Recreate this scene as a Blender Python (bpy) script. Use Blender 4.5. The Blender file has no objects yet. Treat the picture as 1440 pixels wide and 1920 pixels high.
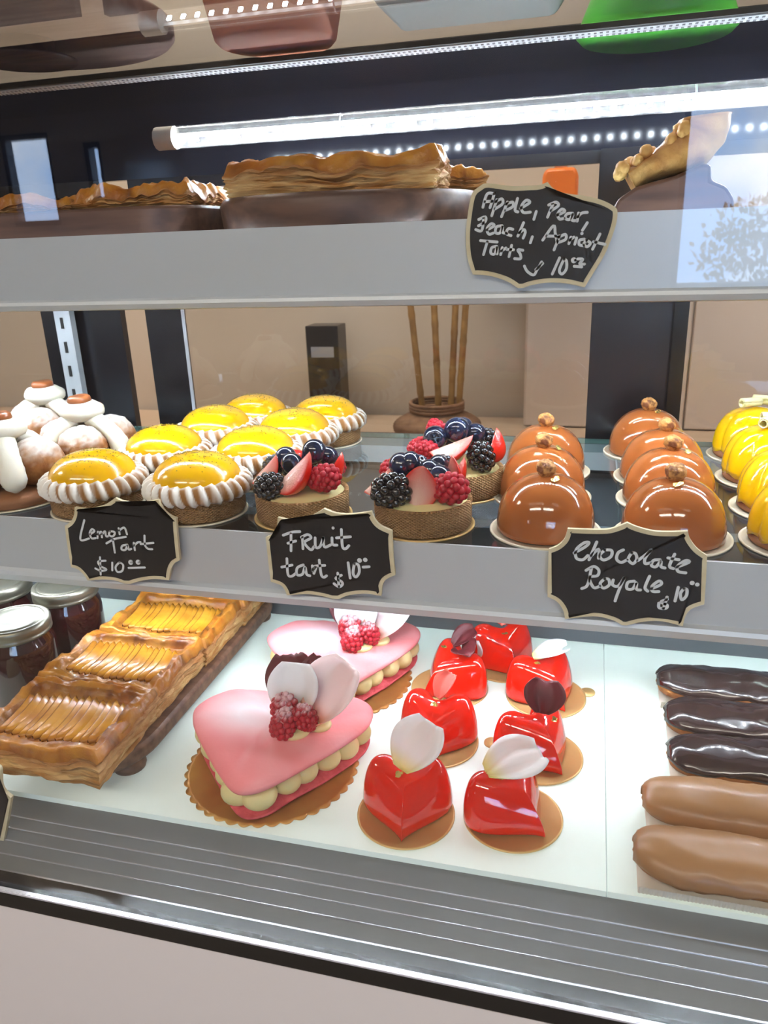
import bpy, math, random
import numpy as np
from mathutils import Vector, Matrix, noise
PI = math.pi
random.seed(7)
sc = bpy.context.scene
COL = sc.collection

# ------------------------------------------------------------------ camera
# metres; the camera's eye is the origin, +X runs right along the display case,
# +Y goes into it, +Z is up.  The shop floor lies 1.30 m below the eye.
FPX, CX, CY = 1442.0, 720.0, 960.0
def _n(v): return v / np.linalg.norm(v)
_D = _n(np.array([155.0, 4040.0, FPX]))
_L = np.array([-5570.0, -310.0, FPX]); _L = _n(_L - _D * (_L @ _D))
_X, _Z = -_L, -_D
_Y = np.cross(_Z, _X)
CAMR = np.stack([_X, _Y, _Z])
def ray(px, py): return CAMR @ np.array([(px - CX) / FPX, (py - CY) / FPX, 1.0])
def on_z(px, py, z): d = ray(px, py); return d * (z / d[2])
def on_y(px, py, y): d = ray(px, py); return d * (y / d[1])

cam_d = bpy.data.cameras.new('camera')
cam = bpy.data.objects.new('camera', cam_d); COL.objects.link(cam)
r, u, b = CAMR @ [1, 0, 0], CAMR @ [0, -1, 0], CAMR @ [0, 0, -1]
cam.matrix_world = Matrix(((r[0], u[0], b[0], 0), (r[1], u[1], b[1], 0), (r[2], u[2], b[2], 0), (0, 0, 0, 1)))
cam_d.sensor_fit = 'VERTICAL'; cam_d.sensor_height = 24.0; cam_d.lens = FPX / 1920 * 24.0
cam_d.clip_start = 0.02
cam_d.dof.use_dof = True; cam_d.dof.focus_distance = 0.70; cam_d.dof.aperture_fstop = 9.0
sc.camera = cam

# ------------------------------------------------------------------ light, sky, exposure
sc.view_settings.view_transform = 'Standard'; sc.view_settings.look = 'None'
sc.view_settings.gamma = 1.0; sc.view_settings.use_curve_mapping = False
sc.view_settings.exposure = 0.45
LED = 400.0          # radiance of the diodes
CEIL = 17.0           # radiance of the unseen ceiling fill lights added to brighten the shop
SKY = 8.0
sc.cycles.transparent_max_bounces = 32
sc.cycles.max_bounces = 10
sc.cycles.sample_clamp_indirect = 6.0
sc.cycles.caustics_reflective = False
sc.cycles.caustics_refractive = False
sc.cycles.blur_glossy = 0.3

w = bpy.data.worlds.new('sky'); sc.world = w; w.use_nodes = True
nt = w.node_tree; bg = nt.nodes['Background']
tc = nt.nodes.new('ShaderNodeTexCoord')
ns = nt.nodes.new('ShaderNodeTexNoise'); ns.inputs['Scale'].default_value = 5.0; ns.inputs['Detail'].default_value = 6.0
cr = nt.nodes.new('ShaderNodeValToRGB')
cr.color_ramp.elements[0].position = 0.42; cr.color_ramp.elements[0].color = (0.33, 0.55, 1.0, 1)
cr.color_ramp.elements[1].position = 0.62; cr.color_ramp.elements[1].color = (0.95, 0.97, 1.0, 1)
nt.links.new(tc.outputs['Generated'], ns.inputs['Vector'])
nt.links.new(ns.outputs['Fac'], cr.inputs['Fac'])
nt.links.new(cr.outputs['Color'], bg.inputs['Color'])
bg.inputs['Strength'].default_value = SKY

# ------------------------------------------------------------------ helpers: materials
def lin(h):
    h = h.lstrip('#'); o = []
    for i in (0, 2, 4):
        c = int(h[i:i + 2], 16) / 255
        o.append(c / 12.92 if c <= 0.04045 else ((c + 0.055) / 1.055) ** 2.4)
    return (*o, 1.0)

def mat(name, col, rough=0.5, metal=0.0, coat=0.0, col2=None, scale=40.0, stretch=(1, 1, 1), lo=0.35, hi=0.65,
        bump=0.0, bscale=120.0, bdist=0.002, sss=0.0, sssr=(1, .5, .3), ior=1.5, attr=None, sheen=0.0, detail=3.0, trans=0.0):
    m = bpy.data.materials.new(name); m.use_nodes = True
    n = m.node_tree.nodes; l = m.node_tree.links; p = n['Principled BSDF']
    p.inputs['Base Color'].default_value = lin(col)
    p.inputs['Roughness'].default_value = rough; p.inputs['Metallic'].default_value = metal
    p.inputs['IOR'].default_value = ior
    p.inputs['Coat Weight'].default_value = coat; p.inputs['Coat Roughness'].default_value = 0.03
    if sss:
        p.inputs['Subsurface Weight'].default_value = sss; p.inputs['Subsurface Radius'].default_value = sssr
        p.inputs['Subsurface Scale'].default_value = 0.004
    if sheen: p.inputs['Sheen Weight'].default_value = sheen
    if trans: p.inputs['Transmission Weight'].default_value = trans
    tcn = n.new('ShaderNodeTexCoord'); mp = n.new('ShaderNodeMapping'); mp.inputs['Scale'].default_value = stretch
    l.new(tcn.outputs['Object'], mp.inputs['Vector'])
    src = None
    if col2:
        t = n.new('ShaderNodeTexNoise'); t.inputs['Scale'].default_value = scale; t.inputs['Detail'].default_value = detail
        l.new(mp.outputs['Vector'], t.inputs['Vector'])
        mr = n.new('ShaderNodeMapRange'); mr.inputs['From Min'].default_value = lo; mr.inputs['From Max'].default_value = hi
        l.new(t.outputs['Fac'], mr.inputs['Value'])
        mx = n.new('ShaderNodeMix'); mx.data_type = 'RGBA'
        mx.inputs['A'].default_value = lin(col); mx.inputs['B'].default_value = lin(col2)
        l.new(mr.outputs['Result'], mx.inputs['Factor']); src = mx.outputs['Result']
    if attr:      # a second colour painted on the thing itself: browning, sugar, dust
        a = n.new('ShaderNodeAttribute'); a.attribute_name = 'tone'
        mx = n.new('ShaderNodeMix'); mx.data_type = 'RGBA'
        if src: l.new(src, mx.inputs['A'])
        else: mx.inputs['A'].default_value = lin(col)
        mx.inputs['B'].default_value = lin(attr)
        l.new(a.outputs['Fac'], mx.inputs['Factor']); src = mx.outputs['Result']
    if src: l.new(src, p.inputs['Base Color'])
    if bump:
        t = n.new('ShaderNodeTexNoise'); t.inputs['Scale'].default_value = bscale; t.inputs['Detail'].default_value = 4.0
        l.new(mp.outputs['Vector'], t.inputs['Vector'])
        bn = n.new('ShaderNodeBump'); bn.inputs['Strength'].default_value = bump; bn.inputs['Distance'].default_value = bdist
        l.new(t.outputs['Fac'], bn.inputs['Height']); l.new(bn.outputs['Normal'], p.inputs['Normal'])
    return m

def glass_mat(name, tint=(1, 1, 1, 1), ior=1.5, gain=1.0):
    m = bpy.data.materials.new(name); m.use_nodes = True
    n = m.node_tree.nodes; l = m.node_tree.links
    n.remove(n['Principled BSDF'])
    tr = n.new('ShaderNodeBsdfTransparent'); tr.inputs['Color'].default_value = tint
    gl = n.new('ShaderNodeBsdfGlossy'); gl.inputs['Roughness'].default_value = 0.0
    fr = n.new('ShaderNodeFresnel'); fr.inputs['IOR'].default_value = ior
    g = n.new('ShaderNodeNewGeometry')       # the pane's inner face would otherwise read as total reflection
    ba = n.new('ShaderNodeMath'); ba.operation = 'SUBTRACT'; ba.inputs[0].default_value = 1.0
    l.new(g.outputs['Backfacing'], ba.inputs[1])
    mu = n.new('ShaderNodeMath'); mu.operation = 'MULTIPLY'
    l.new(fr.outputs['Fac'], mu.inputs[0]); l.new(ba.outputs[0], mu.inputs[1])
    mg = n.new('ShaderNodeMath'); mg.operation = 'MULTIPLY'; mg.inputs[1].default_value = gain; mg.use_clamp = True
    l.new(mu.outputs[0], mg.inputs[0])
    mx = n.new('ShaderNodeMixShader')
    l.new(mg.outputs[0], mx.inputs['Fac']); l.new(tr.outputs[0], mx.inputs[1]); l.new(gl.outputs[0], mx.inputs[2])
    l.new(mx.outputs[0], n['Material Output'].inputs['Surface'])
    return m

def emit_mat(name, col, s):
    m = bpy.data.materials.new(name); m.use_nodes = True
    p = m.node_tree.nodes['Principled BSDF']
    p.inputs['Base Color'].default_value = lin(col)
    p.inputs['Emission Color'].default_value = lin(col); p.inputs['Emission Strength'].default_value = s
    return m

def waffle_mat(name, col, col2):
    m = mat(name, col, rough=0.75, col2=col2, scale=60, lo=0.3, hi=0.7)
    n = m.node_tree.nodes; l = m.node_tree.links; p = n['Principled BSDF']
    uv = n.new('ShaderNodeUVMap'); uv.uv_map = 'UVMap'
    sep = n.new('ShaderNodeSeparateXYZ'); l.new(uv.outputs['UV'], sep.inputs[0])
    outs = []
    for s in (1, -1):
        a = n.new('ShaderNodeMath'); a.operation = 'MULTIPLY_ADD'; a.inputs[1].default_value = s
        l.new(sep.outputs['X'], a.inputs[0]); l.new(sep.outputs['Y'], a.inputs[2])
        b_ = n.new('ShaderNodeMath'); b_.operation = 'SINE'
        l.new(a.outputs[0], b_.inputs[0])
        c = n.new('ShaderNodeMath'); c.operation = 'ABSOLUTE'; l.new(b_.outputs[0], c.inputs[0]); outs.append(c)
    mn = n.new('ShaderNodeMath'); mn.operation = 'MINIMUM'
    l.new(outs[0].outputs[0], mn.inputs[0]); l.new(outs[1].outputs[0], mn.inputs[1])
    bn = n.new('ShaderNodeBump'); bn.inputs['Strength'].default_value = 1.0; bn.inputs['Distance'].default_value = 0.003; bn.invert = True
    l.new(mn.outputs[0], bn.inputs['Height']); l.new(bn.outputs['Normal'], p.inputs['Normal'])
    return m

# ------------------------------------------------------------------ helpers: meshes
class MB:
    def __init__(s): s.v = []; s.f = []; s.t = []; s.mi = []; s.uv = {}
    def add(s, vs, fs, tone=None, mi=0, uv=None):
        o = len(s.v); s.v += [tuple(map(float, q)) for q in vs]; s.f += [tuple(i + o for i in q) for q in fs]
        s.t += list(tone) if tone is not None else [0.0] * len(vs)
        s.mi += [mi] * len(fs)
        if uv is not None:
            for i, q in enumerate(uv): s.uv[o + i] = q
        return s
    def box(s, a, b, mi=0):
        x0, y0, z0 = a; x1, y1, z1 = b
        return s.add([(x0, y0, z0), (x1, y0, z0), (x1, y1, z0), (x0, y1, z0), (x0, y0, z1), (x1, y0, z1), (x1, y1, z1), (x0, y1, z1)],
                     [(0, 3, 2, 1), (4, 5, 6, 7), (0, 1, 5, 4), (1, 2, 6, 5), (2, 3, 7, 6), (3, 0, 4, 7)], mi=mi)
    def grid(s, P, closed_u=False, closed_v=False, tone=None, mi=0, uv=None):
        """P[i][j] points; i = u, j = v"""
        nu, nv = len(P), len(P[0])
        vs = [p for row in P for p in row]
        fs = []
        for i in range(nu if closed_u else nu - 1):
            for j in range(nv if closed_v else nv - 1):
                i2, j2 = (i + 1) % nu, (j + 1) % nv
                fs.append((i * nv + j, i2 * nv + j, i2 * nv + j2, i * nv + j2))
        return s.add(vs, fs, [t for row in tone for t in row] if tone is not None else None, mi, [q for row in uv for q in row] if uv is not None else None)
    def lathe(s, prof, n=48, rot=None, loc=(0, 0, 0), fn=None, mi=0, tone=None, uvk=None):
        P = []; U = []
        for i in range(n):
            a = 2 * PI * i / n; row = []; ur = []
            for k, (r_, z_) in enumerate(prof):
                q = Vector((r_ * math.cos(a), r_ * math.sin(a), z_))
                if fn: q = fn(q, a, k)
                if rot is not None: q = rot @ q
                row.append(q + Vector(loc)); ur.append((a, z_))
            P.append(row); U.append(ur)
        if uvk: U = [[(a * uvk[0], z * uvk[1]) for a, z in row] for row in U]
        # tone is a per-vertex function (angle index, profile index)
        T = [[tone(i, k) for k in range(len(prof))] for i in range(n)] if tone else None
        return s.grid(P, closed_u=True, tone=T, mi=mi, uv=U if uvk else None)
    def ball(s, c, r_, rot=None, nu=16, nv=10, fn=None, mi=0, tone=None):
        rr = r_ if hasattr(r_, '__len__') else (r_, r_, r_)
        P = []; T = []
        for i in range(nu):
            row = []; tr = []
            for j in range(nv + 1):
                a = 2 * PI * i / nu; b_ = -PI / 2 + PI * j / nv
                d = Vector((math.cos(a) * math.cos(b_), math.sin(a) * math.cos(b_), math.sin(b_)))
                k = fn(d) if fn else 1.0
                q = Vector((d.x * rr[0] * k, d.y * rr[1] * k, d.z * rr[2] * k))
                if rot is not None: q = rot @ q
                row.append(q + Vector(c)); tr.append(tone(d) if tone else 0.0)
            P.append(row); T.append(tr)
        return s.grid(P, closed_u=True, tone=T, mi=mi)
    def tube(s, pts, r_, n=8, mi=0, flat=None, cap=True):
        pts = [Vector(p) for p in pts]; P = []
        sx = None
        for i, p in enumerate(pts):
            d = (pts[min(i + 1, len(pts) - 1)] - pts[max(i - 1, 0)]).normalized()
            if sx is None: sx = d.cross(Vector((0, 0, 1)) if abs(d.z) < 0.95 else Vector((0, 1, 0))).normalized()
            else: sx = (sx - d * sx.dot(d)).normalized()
            sy = sx.cross(d)
            rr = r_(i / max(1, len(pts) - 1)) if callable(r_) else r_
            ra, rb = (rr, rr) if flat is None else (rr, rr * flat)
            P.append([p + sx * ra * math.cos(2 * PI * k / n) + sy * rb * math.sin(2 * PI * k / n) for k in range(n)])
        s.grid(P, closed_v=True, mi=mi)
        if cap:
            o = len(s.v); s.add(P[0], [tuple(range(n))[::1]], mi=mi); s.add(P[-1], [tuple(range(n))[::-1]], mi=mi)
        return s
    def prism(s, poly, d0, d1, axis='y', mi=0):
        """closed 2-D outline extruded along an axis; poly holds the two other coordinates in xyz order"""
        def q(p, d): return {'x': (d, p[0], p[1]), 'y': (p[0], d, p[1]), 'z': (p[0], p[1], d)}[axis]
        n = len(poly); a = [q(p, d0) for p in poly]; b_ = [q(p, d1) for p in poly]
        return s.add(a + b_, [tuple(range(n)), tuple(range(2 * n - 1, n - 1, -1))] + [(i, i + n, (i + 1) % n + n, (i + 1) % n) for i in range(n)], mi=mi)
    def build(s, name, mats, parent=None, smooth=True, bevel=0.0, loc=None, sub=0, solid=0.0, angle=40):
        me = bpy.data.meshes.new(name); me.from_pydata(s.v, [], s.f)
        mats = mats if isinstance(mats, (list, tuple)) else [mats]
        for m in mats: me.materials.append(m)
        for p, k in zip(me.polygons, s.mi): p.material_index = k
        if any(s.t):
            at = me.attributes.new('tone', 'FLOAT', 'POINT'); at.data.foreach_set('value', s.t)
        if s.uv:
            ul = me.uv_layers.new(name='UVMap')
            for lp in me.loops: ul.data[lp.index].uv = s.uv.get(lp.vertex_index, (0, 0))
        import bmesh
        bm = bmesh.new(); bm.from_mesh(me)
        if not s.uv: bmesh.ops.remove_doubles(bm, verts=bm.verts, dist=1e-6)
        bmesh.ops.recalc_face_normals(bm, faces=bm.faces); bm.to_mesh(me); bm.free()
        if smooth: me.shade_smooth()
        o = bpy.data.objects.new(name, me); COL.objects.link(o)
        if loc is not None: o.location = loc
        if parent is not None: o.parent = parent
        if bevel:
            bv = o.modifiers.new('bevel', 'BEVEL'); bv.width = bevel; bv.segments = 2; bv.limit_method = 'ANGLE'; bv.angle_limit = math.radians(angle)
        if solid:
            so = o.modifiers.new('solid', 'SOLIDIFY'); so.thickness = solid; so.offset = 0
        if sub:
            sb = o.modifiers.new('sub', 'SUBSURF'); sb.levels = sub; sb.render_levels = sub
        if smooth:
            if bevel or any(len(f) > 4 for f in s.f):
                me.set_sharp_from_angle(angle=math.radians(angle))
        return o

def thing(name, label, cat, loc=(0, 0, 0), rz=0.0, group=None):
    o = bpy.data.objects.new(name, None); COL.objects.link(o)
    o.empty_display_size = 0.02
    o.location = loc; o.rotation_euler = (0, 0, rz); tag(o, label, cat, group); return o
def tag(o, label, cat, group=None):
    o['label'] = label; o['category'] = cat
    if group: o['group'] = group
    return o
def struct(o): o['kind'] = 'structure'; return o
def copy_tree(o, parent=None):
    c = o.copy(); COL.objects.link(c)
    if parent is not None: c.parent = parent
    for ch in list(o.children): copy_tree(ch, c)
    return c
def copies(proto, places, group, tweak=None):
    """places: (loc, rz, label); the first moves the prototype, the rest are copies"""
    out = []
    for i, (loc, rz, label) in enumerate(places):
        o = proto if i == 0 else copy_tree(proto)
        out.append(o)
    for o, (loc, rz, label) in zip(out, places):
        o.location = loc; o.rotation_euler = (0, 0, rz); o['label'] = label; o['group'] = group
    return out

def catmull(pts, n=6, closed=True):
    P = [Vector(p) for p in pts]; N = len(P); out = []
    for i in range(N if closed else N - 1):
        g = (lambda k: P[k % N]) if closed else (lambda k: P[max(0, min(N - 1, k))])
        a, b_, c, d = g(i - 1), g(i), g(i + 1), g(i + 2)
        for k in range(n):
            t = k / n
            out.append(0.5 * ((2 * b_) + (c - a) * t + (2 * a - 5 * b_ + 4 * c - d) * t * t + (3 * b_ - a - 3 * c + d) * t ** 3))
    if not closed: out.append(P[-1])
    return out
def fbm(v, s=1.0, o=0.0): return noise.fractal(Vector((v[0] * s + o, v[1] * s + o, v[2] * s)), 1.0, 2.0, 3)
def sm(a, b_, x):
    t = max(0.0, min(1.0, (x - a) / (b_ - a))); return t * t * (3 - 2 * t)
def euler(x, y, z): return Matrix.Rotation(z, 3, 'Z') @ Matrix.Rotation(y, 3, 'Y') @ Matrix.Rotation(x, 3, 'X')

# ------------------------------------------------------------------ materials
M = {}
M['steel'] = mat('brushed_steel', '#c3c9d1', rough=0.34, metal=0.85, col2='#aeb4bd', scale=6, stretch=(0.2, 8, 8))
M['rail'] = mat('satin_rail', '#d6dbe0', rough=0.42, metal=0.4)
M['bright'] = mat('bright_metal', '#e2e5ee', rough=0.25, metal=0.6)
M['apron'] = mat('apron_grey', '#7e8286', rough=0.5, metal=0.1, col2='#767a7e', scale=3)
M['black'] = mat('black_gloss', '#0b0b0d', rough=0.2)
M['rubber'] = mat('black_rubber', '#1b1b1d', rough=0.6)
M['frame'] = mat('dark_frame', '#16161c', rough=0.25)
M['header'] = mat('header_panel', '#1f222e', rough=0.1, ior=1.25)
M['fascia'] = mat('white_fascia', '#e0dbd6', rough=0.12, coat=0.6)
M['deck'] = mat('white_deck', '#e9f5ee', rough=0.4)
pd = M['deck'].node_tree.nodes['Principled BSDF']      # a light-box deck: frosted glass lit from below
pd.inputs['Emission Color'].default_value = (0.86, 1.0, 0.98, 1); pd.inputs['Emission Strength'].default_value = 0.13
M['glass'] = glass_mat('clear_glass', (0.97, 0.985, 0.98, 1), gain=1.6)
M['shelfglass'] = glass_mat('shelf_glass', (0.80, 0.86, 0.87, 1), gain=1.5)
M['doorglass'] = glass_mat('door_glass', (0.90, 0.91, 0.92, 1), gain=1.6)
M['gedge'] = mat('glass_edge', '#7fb5ad', rough=0.15, trans=0.35)
M['tube'] = glass_mat('led_tube', (0.93, 0.95, 0.98, 1))
_t = M['tube'].node_tree; _o = _t.nodes['Material Output']; _m = _t.nodes.new('ShaderNodeMixShader'); _d = _t.nodes.new('ShaderNodeBsdfTranslucent')
_m.inputs[0].default_value = 0.03; _s = _o.inputs['Surface'].links[0].from_socket       # slightly milky plastic
_t.links.new(_s, _m.inputs[1]); _t.links.new(_d.outputs[0], _m.inputs[2]); _t.links.new(_m.outputs[0], _o.inputs['Surface'])
M['diode'] = emit_mat('diode', '#eef6ff', LED)
M['diode2'] = emit_mat('diode_low', '#f0f7ff', LED * .5)
M['cream_wall'] = mat('beige_wall', '#c4b6a6', rough=0.8, col2='#bfb1a1', scale=2)
M['wall'] = mat('shop_wall', '#9c958d', rough=0.8)
M['ceil'] = mat('ceiling_paint', '#c9c1b4', rough=0.9)
M['floorm'] = mat('floor_tile', '#8d857c', rough=0.5)
M['choux'] = mat('choux', '#b57a3f', rough=0.7, col2='#8d5526', scale=90, bump=0.6, bscale=160, attr='#e9e2da')
M['cream'] = mat('whipped_cream', '#f3eede', rough=0.55, sss=0.25, sssr=(1, .8, .6), bump=0.15, bscale=200)
M['custard'] = mat('custard', '#e8d89b', rough=0.4, sss=0.2)
M['shell'] = waffle_mat('waffle_shell', '#d6a46c', '#c08d58')
M['gold'] = mat('gold_board', '#dcb676', rough=0.4, metal=0.25)
M['foil'] = mat('foil_board', '#d9a85c', rough=0.3, metal=0.3, col2='#bd7c3e', scale=18, bump=0.15, bscale=60)
M['steeld'] = mat('dark_steel', '#6a6e74', rough=0.4, metal=0.5)
M['whiteboard'] = mat('cream_board', '#e6dac0', rough=0.45)
M['meringue'] = mat('meringue', '#f6efe4', rough=0.5, attr='#9a662a')
M['lemon'] = mat('lemon_glaze', '#f9be0c', rough=0.2, coat=0.8, col2='#f4b006', scale=25)
M['zest'] = mat('lime_zest', '#6d6a14', rough=0.6)
M['choc'] = mat('caramel_glaze', '#ad622f', rough=0.12, coat=0.9, col2='#a55a2a', scale=8)
M['nut'] = mat('hazelnut', '#cf9452', rough=0.55, col2='#7c4520', scale=170, lo=0.45, hi=0.62, bump=0.8, bscale=300)
M['leaf'] = mat('gold_leaf', '#f0cf7a', rough=0.25, metal=0.9)
M['yellow'] = mat('yellow_glaze', '#f8c800', rough=0.12, coat=1.0, col2='#f2bb00', scale=20, sss=0.2, sssr=(1, .7, .1))
M['curl'] = mat('white_chocolate', '#f3e6ac', rough=0.4, sss=0.2)
M['biscuit'] = mat('biscuit', '#9a6743', rough=0.7, bump=0.5)
M['heart'] = mat('red_glaze', '#ee1a06', rough=0.08, coat=1.0)
M['petalw'] = mat('white_petal', '#faf3f4', rough=0.6, attr='#f5e070', sss=0.6, sssr=(1, .95, .95))
M['petalp'] = mat('pink_petal', '#ffd6d6', rough=0.6, attr='#ff9a66', sss=0.6, sssr=(1, .8, .8))
M['petalc'] = mat('coral_petal', '#f0675a', rough=0.55, sss=0.2)
M['petald'] = mat('dark_petal', '#5a0d18', rough=0.5)
M['macaron'] = mat('pink_macaron', '#f5858a', rough=0.75, col2='#f38e8f', scale=14, attr='#fbeef4', bump=0.12, bscale=300)
M['macfoot'] = mat('macaron_foot', '#e8646c', rough=0.8, bump=0.8, bscale=220, col2='#d8525c', scale=150)
M['rasp'] = mat('raspberry', '#b3142a', rough=0.35, attr='#f4dfe4', sss=0.1)
M['blackb'] = mat('blackberry', '#0d0a12', rough=0.08, coat=1.0)
M['blue'] = mat('blueberry', '#141a30', rough=0.12, coat=0.9, col2='#26304c', scale=70, attr='#05060c')
M['straw'] = mat('strawberry_skin', '#dd1c10', rough=0.16, coat=0.8, attr='#f6d6c4', bump=0.3, bscale=500)
M['puff'] = mat('puff_pastry', '#c98f46', rough=0.55, col2='#e0b268', scale=45, attr='#7d3c10', bump=0.7, bscale=110, bdist=0.003)
M['puffside'] = mat('puff_side', '#dcb478', rough=0.65, col2='#b47a38', scale=30, stretch=(1, 1, 6), attr='#9a5a20', bump=0.9, bscale=60, bdist=0.004)
M['apple'] = mat('baked_apple', '#d6962a', rough=0.25, coat=0.2, ior=1.35, attr='#5e2e08', col2='#b87418', scale=40)
M['glaze'] = mat('glazed_puff', '#b0661a', rough=0.3, coat=0.15, ior=1.35, col2='#cf9036', scale=38, attr='#5a2408', bump=0.6, bscale=90, bdist=0.004)
M['wood'] = mat('walnut_wood', '#7d5a45', rough=0.5, col2='#5c3d2f', scale=9, stretch=(1, 14, 14), bump=0.1)
M['wood2'] = mat('acacia_wood', '#6b4a3c', rough=0.45, col2='#4a3029', scale=8, stretch=(1.2, 12, 12))
M['ply'] = mat('plywood_edge', '#e6dab8', rough=0.6, col2='#d6c69f', scale=20, stretch=(1, 1, 3))
M['slate'] = mat('chalkboard', '#0e1017', rough=0.4)
M['chalk'] = mat('chalk_ink', '#dfe4e8', rough=0.7)
M['ech'] = mat('dark_chocolate', '#33221f', rough=0.2, coat=0.5)
M['emilk'] = mat('milk_chocolate', '#ab7d52', rough=0.38, coat=0.1, col2='#a0734a', scale=9, stretch=(1, 5, 5))
M['paper'] = mat('parchment', '#ece3d6', rough=0.5, sss=0.1)
M['lid'] = mat('tin_lid', '#8d8a7c', rough=0.38, metal=0.85)
M['jam'] = mat('red_jam', '#33070d', rough=0.1, coat=0.8, col2='#1d030a', scale=50)
M['terra'] = mat('terracotta', '#e38d6a', rough=0.6)
M['greybag'] = mat('grey_plastic', '#b0ada6', rough=0.55)
M['green'] = mat('green_plastic', '#58c23c', rough=0.35)
M['orange'] = mat('orange_plastic', '#f27a1c', rough=0.35)
M['wicker'] = mat('wicker', '#8e6a4d', rough=0.8, bump=0.6, bscale=60, col2='#6f4f38', scale=40)
M['bamboo'] = mat('bamboo', '#a87f45', rough=0.55, col2='#86602f', scale=30)
M['white'] = mat('white_paint', '#d9d3cd', rough=0.6)
M['filld'] = emit_mat('fill_light_diffuser', '#fff0e2', CEIL)
M['treeleaf'] = mat('tree_leaf', '#4d6a3a', rough=0.7, col2='#c9b9a8', scale=3)

ZU, ZM, ZD, ZT = 0.003, -0.24, -0.44, 0.177
YG = 0.365

# ------------------------------------------------------------------ room
def slab(name, a, b_, m): return struct(MB().box(a, b_).build(name, m, smooth=False))
slab('floor', (-4.6, -6.0, -1.34), (2.6, 2.6, -1.30), M['floorm'])
slab('ceiling', (-4.6, -3.5, 1.55), (2.6, 2.4, 1.60), M['ceil'])
slab('wall_back', (-4.6, 2.30, -1.30), (2.6, 2.40, 1.55), M['cream_wall'])
slab('wall_left', (-4.6, -3.5, -1.30), (-4.5, 2.30, 1.55), M['wall'])
slab('wall_right', (2.5, -3.5, -1.30), (2.6, 2.30, 1.55), M['wall'])
# the shop front behind the camera: wall pieces around three openings
front = MB()
ops = [(-3.42, -3.08, 0.14, 0.64), (-2.87, -2.75, 0.25, 0.57), (0.36, 2.2, -0.30, 0.60)]
xs = [-4.5] + [v for o in ops for v in o[:2]] + [2.5]
for k in range(0, len(xs), 2): front.box((xs[k], -3.6, -1.30), (xs[k + 1], -3.5, 1.55))
for a, b_, z0, z1 in ops:
    front.box((a, -3.6, -1.30), (b_, -3.5, z0)); front.box((a, -3.6, z1), (b_, -3.5, 1.55))
struct(front.build('wall_front', M['wall'], smooth=False))
for k, (a, b_, z0, z1) in enumerate(ops):
    f = MB(); t = 0.03
    f.box((a, -3.58, z0), (a + t, -3.52, z1)).box((b_ - t, -3.58, z0), (b_, -3.52, z1)).box((a + t, -3.58, z0), (b_ - t, -3.52, z0 + t)).box((a + t, -3.58, z1 - t), (b_ - t, -3.52, z1))
    wf = struct(f.build('window_%d' % (k + 1), M['frame'], smooth=False))
    MB().box((a + t, -3.553, z0 + t), (b_ - t, -3.547, z1 - t)).build('window_pane', M['glass'], wf, smooth=False)
for x, y, L in ((-1.2, -1.6, 1.5), (0.4, -1.6, 1.2), (-0.9, 1.5, 1.6), (0.9, 1.5, 0.8), (-3.2, 0.2, 1.0)):  # unseen ceiling panels added as fill for the case front and back wall
    c = thing('ceiling_fill_light', 'unseen flat white fill light added on the ceiling above the ' + ('back counter' if y > 1 else 'shop floor'), 'ceiling light', (x, y, 1.55), group='added ceiling fill lights')
    MB().box((-L / 2, -.2, -.035), (L / 2, .2, 0)).build('fill_light_housing', M['white'], c, smooth=False)
    MB().box((-L / 2 + .02, -.18, -.040), (L / 2 - .02, .18, -.0351)).build('diffuser', M['filld'], c, smooth=False)

# blossoming tree outside the shop front (seen mirrored in the case glass)
tr = thing('blossom_tree', 'blossoming tree outside the shop front, mirrored in the case glass', 'tree', (1.15, -5.2, -1.30))
MB().tube([(0, 0, 0), (.03, 0, .5), (0, .02, 1.0)], lambda t: .06 - .03 * t, 8).build('trunk', M['wood'], tr)
lv = MB(); rg = random.Random(3)
for k in range(900):
    d = Vector((rg.gauss(0, 1), rg.gauss(0, 1), rg.gauss(0, 1))).normalized() * (rg.random() ** .4)
    c = Vector((d.x * .55, d.y * .4, 1.15 + d.z * .36)); e = euler(rg.random() * 6, rg.random() * 6, rg.random() * 6)
    s_ = .035
    lv.add([c + e @ Vector(q) for q in ((-s_, 0, 0), (0, -s_ * .5, .004), (s_, 0, 0), (0, s_ * .5, .004))], [(0, 1, 2, 3)])
lv.build('crown', M['treeleaf'], tr, smooth=False)

# ------------------------------------------------------------------ back of the shop
bc = thing('back_counter', 'long beige work counter against the back wall behind the case', 'counter', (-0.9, 1.98, -1.30))
MB().box((-1.5, -.29, .74), (2.9, .30, .78)).build('worktop', mat('beige_laminate', '#bfa78f', rough=0.45), bc, bevel=.004, smooth=False)
MB().box((-1.48, -.25, 0), (2.88, .30, .7399)).build('base_cabinet', M['cream_wall'], bc, smooth=False)
bs = thing('woven_vase', 'round woven brown basket vase holding bamboo canes on the back counter', 'vase', (-0.395, 2.0, -0.52))
prof = []
for k in range(25):
    t = k / 24; z = t * .082
    prof.append((.088 + .030 * math.sin(PI * min(1, t * 1.1)) - .020 * sm(.55, 1, t), z))
def weave(q, a, k):
    f = 1 + .02 * math.sin(a * 28 + (k % 2) * PI); return Vector((q.x * f, q.y * f, q.z))
MB().lathe(prof + [(.064, .083), (.060, .080), (.060, .03), (0, .03)], 112, fn=weave).build('basket', M['wicker'], bs)
neck = MB()
for k in range(3): neck.lathe([(.070 + .005 * math.cos(t), +.084 + k * .008 + .005 * math.sin(t)) for t in np.linspace(0, 2 * PI, 9)], 48)
neck.build('rim', M['wicker'], bs)
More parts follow.
